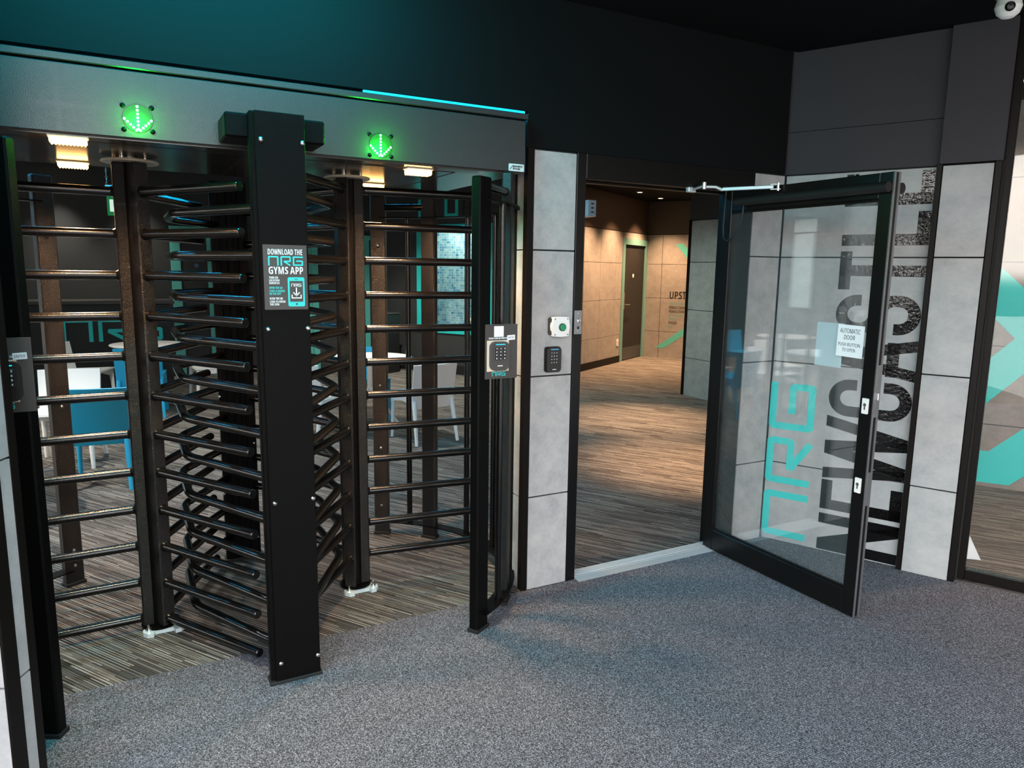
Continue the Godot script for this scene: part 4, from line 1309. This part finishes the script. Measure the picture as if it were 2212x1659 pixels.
func furniture() -> void:
	var wp := chair_proto(M.white)
	var bp := chair_proto(M.blue)
	var gw := "white moulded chairs in the gym"
	var gb := "blue moulded chairs in the gym"
	round_table(0.21, -9.05, 0.37, "round white table before the black counter, seen through the left rotor")
	round_table(2.15, -6.95, 0.42, "round white table seen through the right passage")
	round_table(-1.0, -5.45, 0.4, "round white table left of the turnstile, seen mirrored in the door glass")
	round_table(-2.4, -7.2, 0.4, "far left round white table by the gym windows")
	place_chair(bp, -0.19, -6.05, Vector2(0.18, -0.98), "nearest blue chair, back turned to the viewer behind the left passage", gb, "blue_chair")
	place_chair(wp, -0.46, -6.75, Vector2(-0.15, 0.98), "white chair just beyond the nearest blue chair", gw, "white_chair")
	place_chair(wp, -0.85, -6.0, Vector2(-0.1, 0.99), "white chair at the far left behind the left cage post", gw, "white_chair")
	place_chair(bp, 0.14, -8.70, Vector2(0.12, -1.0), "blue chair in front of the round table by the counter", gb, "blue_chair")
	place_chair(wp, -0.42, -9.25, Vector2(0.9, 0.35), "white chair at the left side of the table by the counter", gw, "white_chair")
	place_chair(wp, 0.90, -9.1, Vector2(-0.95, 0.1), "white chair at the right side of the table by the counter", gw, "white_chair")
	place_chair(wp, 2.49, -6.38, Vector2(-0.15, -0.99), "white chair with its back to the viewer behind the right passage", gw, "white_chair")
	place_chair(bp, 2.28, -7.55, Vector2(-0.1, 0.99), "blue chair on the far side of the table behind the right passage", gb, "blue_chair")
	place_chair(wp, 1.62, -6.75, Vector2(0.7, -0.35), "white chair glimpsed between comb bars and right rotor", gw, "white_chair")
	place_chair(wp, -1.55, -6.55, Vector2(0.3, 0.95), "white chair mirrored in the door glass", gw, "white_chair")
	place_chair(bp, -2.3, -7.95, Vector2(0.0, 0.99), "blue chair by the far left table", gb, "blue_chair")
	wp.free()
	bp.free()

func chain(parent: Node, a: Vector3, b: Vector3) -> void:
	var st := mb()
	var n := int(a.distance_to(b) / 0.022)
	for k in n:
		var c := a.lerp(b, (k + 0.5) / n)
		var side := Vector3(0.006, 0, 0) if k % 2 else Vector3(0, 0, 0.006)
		tube(st, [c + Vector3(0, 0.014, 0), c + side, c - Vector3(0, 0.014, 0), c - side, c + Vector3(0, 0.014, 0)], 0.002, 5, false)
	done("chain", st, M.steel, parent)

func gym_fittings() -> void:
	# counter
	var c := thing("reception_counter", "black reception counter with teal letters on its front", "counter", Vector3(0.0, 0, -10.4))
	done("body", span(mb(), Vector3(-2.6, 0, -0.55), Vector3(0.55, 1.12, 0.0), 0.006), M.dark, c)
	done("top", span(mb(), Vector3(-2.65, 1.12, -0.6), Vector3(0.6, 1.165, 0.04), 0.006), M.card, c)
	var t := thing("counter_logo", "teal outlined three-letter logo on the black counter front", "logo", Vector3(-0.675, 0.655, -10.398))
	logo(t, M.teal, Vector3.ZERO, 1.12, 0.29, 0.006)
	# exit lights
	var e := thing("exit_sign", "green exit sign hanging by a chain behind the left rotor", "exit sign", Vector3(-0.055, 0, -6.0))
	done("housing", span(mb(), Vector3(0, 2.135, -0.03), Vector3(0.22, 2.175, 0.03), 0.004), M.white, e)
	done("light_panel", span(mb(), Vector3(0.005, 1.965, -0.006), Vector3(0.215, 2.105, 0.006), 0.002), M.exit, e)
	done("panel_holder", span(mb(), Vector3(0.005, 2.105, -0.01), Vector3(0.215, 2.135, 0.01)), M.dark, e)
	done("door_symbol_light", prism(mb(), rrect(0.048, 0.085, 0.002, 2), 0.006, 0.008), M.exitwhite, e, Vector3(0.045, 2.035, 0))
	done("arrow_symbol_light", prism(mb(), PackedVector2Array([Vector2(-0.03, 0), Vector2(0.01, 0.04), Vector2(0.035, 0.04), Vector2(0.01, 0.01), Vector2(0.06, 0.01), Vector2(0.06, -0.01), Vector2(0.01, -0.01), Vector2(0.035, -0.04), Vector2(0.01, -0.04)]), 0.006, 0.008), M.exitwhite, e, Vector3(0.12, 2.035, 0))
	chain(e, Vector3(0.012, 2.93, 0), Vector3(0.012, 2.175, 0))
	chain(e, Vector3(0.208, 2.93, 0), Vector3(0.208, 2.175, 0))
	e = thing("exit_sign", "exit sign box seen edge on at the top left of the doorway", "exit sign", Vector3(4.055, 0, -6.0))
	done("housing", span(mb(), Vector3(-0.045, 2.145, -0.2), Vector3(0.05, 2.30, 0.1), 0.004), M.white, e)
	for y: float in [2.26, 2.22, 2.18]:
		done("vent_slot", span(mb(), Vector3(-0.01, y, 0.1), Vector3(0.02, y + 0.012, 0.102)), M.card, e)
	chain(e, Vector3(0.0, 2.93, -0.05), Vector3(0.0, 2.30, -0.05))
	# cabinet with paper on it by the back wall
	var b := thing("black_cabinet", "small black cabinet against the far wall right of the teal door", "cabinet", Vector3(3.62, 0, -10.9), turn_to(VH))
	done("body", span(mb(), Vector3(-0.15, 0, -0.12), Vector3(0.2, 0.92, 0.15), 0.005), M.dark, b)
	done("top", span(mb(), Vector3(-0.16, 0.92, -0.13), Vector3(0.21, 0.935, 0.16), 0.003), M.card, b)
	var p := thing("paper_stack", "white paper sheet standing on the small black cabinet", "paper", Vector3(3.60, 0.935, -10.9), turn_to(VH))
	done("sheet", span(mb(), Vector3(-0.05, 0, 0), Vector3(0.06, 0.12, 0.015), 0.001), M.paper, p)
	# security camera under the porch ceiling
	var s := thing("security_camera", "white dome security camera under the dark ceiling at top right", "camera", Vector3(3.49, 2.85, -1.93))
	done("mount", lathe(mb(), [Vector2(0.0, -0.02), Vector2(0.055, -0.02), Vector2(0.06, 0.0)], 24), M.white, s)
	done("ball", lathe(mb(), [Vector2(0.0, -0.112), Vector2(0.025, -0.106), Vector2(0.044, -0.09), Vector2(0.053, -0.064), Vector2(0.046, -0.034), Vector2(0.03, -0.02)], 24), M.white, s)
	done("eye", lathe(mb(), [Vector2(0.0, 0.012), Vector2(0.012, 0.010), Vector2(0.02, 0.0)], 18, Vector3(-0.042, -0.075, 0.03), Basis(Vector3(-0.8, -0.2, 0.55).cross(Vector3.UP).normalized(), Vector3(-0.8, -0.2, 0.55).normalized(), Vector3(-0.8, -0.2, 0.55).cross(Vector3.UP).normalized().cross(Vector3(-0.8, -0.2, 0.55).normalized()))), M.key, s)

func ceiling_lamps() -> void:
	var hall_names := ["leftmost of the three downlights over the warm hall wall", "middle downlight of the three over the warm hall wall", "rightmost downlight of the three, nearest the hall corner"]
	var hp := [[6.849, -9.256], [7.676, -9.791], [8.587, -10.352]]
	for k in 3:
		downlight(hp[k][0], hp[k][1], 2.928, 11.0, 48.0, WARM, hall_names[k])
	downlight(9.5, -9.9, 2.928, 11.0, 48.0, WARM, "downlight before the hall's end wall, hidden behind the stub wall")
	downlight(5.02, -6.21, 2.928, 30.0, 23.0, WARM, "downlight above the far bright pool on the hall carpet")
	downlight(4.2, -4.55, 2.928, 30.0, 23.0, WARM, "downlight above the near bright pool on the hall carpet")
	downlight(-0.69, -11.25, 2.928, 4.0, 36.0, SOFT, "downlight by the back wall seen above the left cage post")
	downlight(0.25, -11.25, 2.928, 2.5, 36.0, SOFT, "dimmer downlight by the back wall, right of its neighbour")
	for q: Array in [[-3.0, -6.6, 20.0, "far left tables"], [-0.4, -7.6, 6.0, "blue chair by the counter table"], [2.0, -6.6, 6.0, "round table of the right passage"], [3.3, -9.6, 10.0, "floor before the teal framed window"], [-4.5, -9.0, 20.0, "floor by the gym windows"], [-1.5, -5.4, 12.0, "white table mirrored in the glass door"]]:
		downlight(q[0], q[1], 2.928, q[2], 60.0, SOFT, "downlight hidden by the canopy, above the " + q[3])
	downlight(5.40, -2.84, 2.928, 2.2, 60.0, Color(1.0, 0.9, 0.8), "downlight behind the right window at the right edge")
	downlight(5.0, -1.8, 2.928, 5.0, 45.0, WARM, "downlight over the carpet behind the right window")
	downlight(5.2, -7.0, 2.928, 3.5, 66.0, Color(0.92, 1.0, 0.95), "downlight in front of the pale stub wall, hidden by the bulkhead")
	# dropped ceiling beam seen through the doorway
	var w := setting("ceiling_beam")
	wall_box(w, "beam", M.wood, 3.91, 9.0, 2.408, 2.93, -5.30, -5.2)
	# cyan strip under the porch ceiling
	var v := thing("led_strip", "cyan strip light under the porch ceiling above the turnstile", "strip light", Vector3(0.30, 2.835, -2.5))
	done("light_strip", span(mb(), Vector3(-0.7, 0.0, -0.015), Vector3(0.7, 0.014, 0.015)), M.cyan, v)
	lamp_area(v, Vector3(0, -0.01, 0), Vector3(0, -1, -0.8), Vector2(1.4, 0.03), Color(0.06, 0.86, 0.92), 5.0)
	# cyan strip along the gym ceiling
	var l := thing("led_strip", "cyan strip light along the gym ceiling behind the bulkhead", "strip light", Vector3(0.2, 2.915, -5.4))
	done("light_strip", span(mb(), Vector3(-3.0, 0.0, -0.015), Vector3(3.0, 0.014, 0.015)), M.cyan, l)
	lamp_area(l, Vector3(0, -0.01, 0), Vector3(0, -1, 0.25), Vector2(6.0, 0.03), CYAN, 7.0)
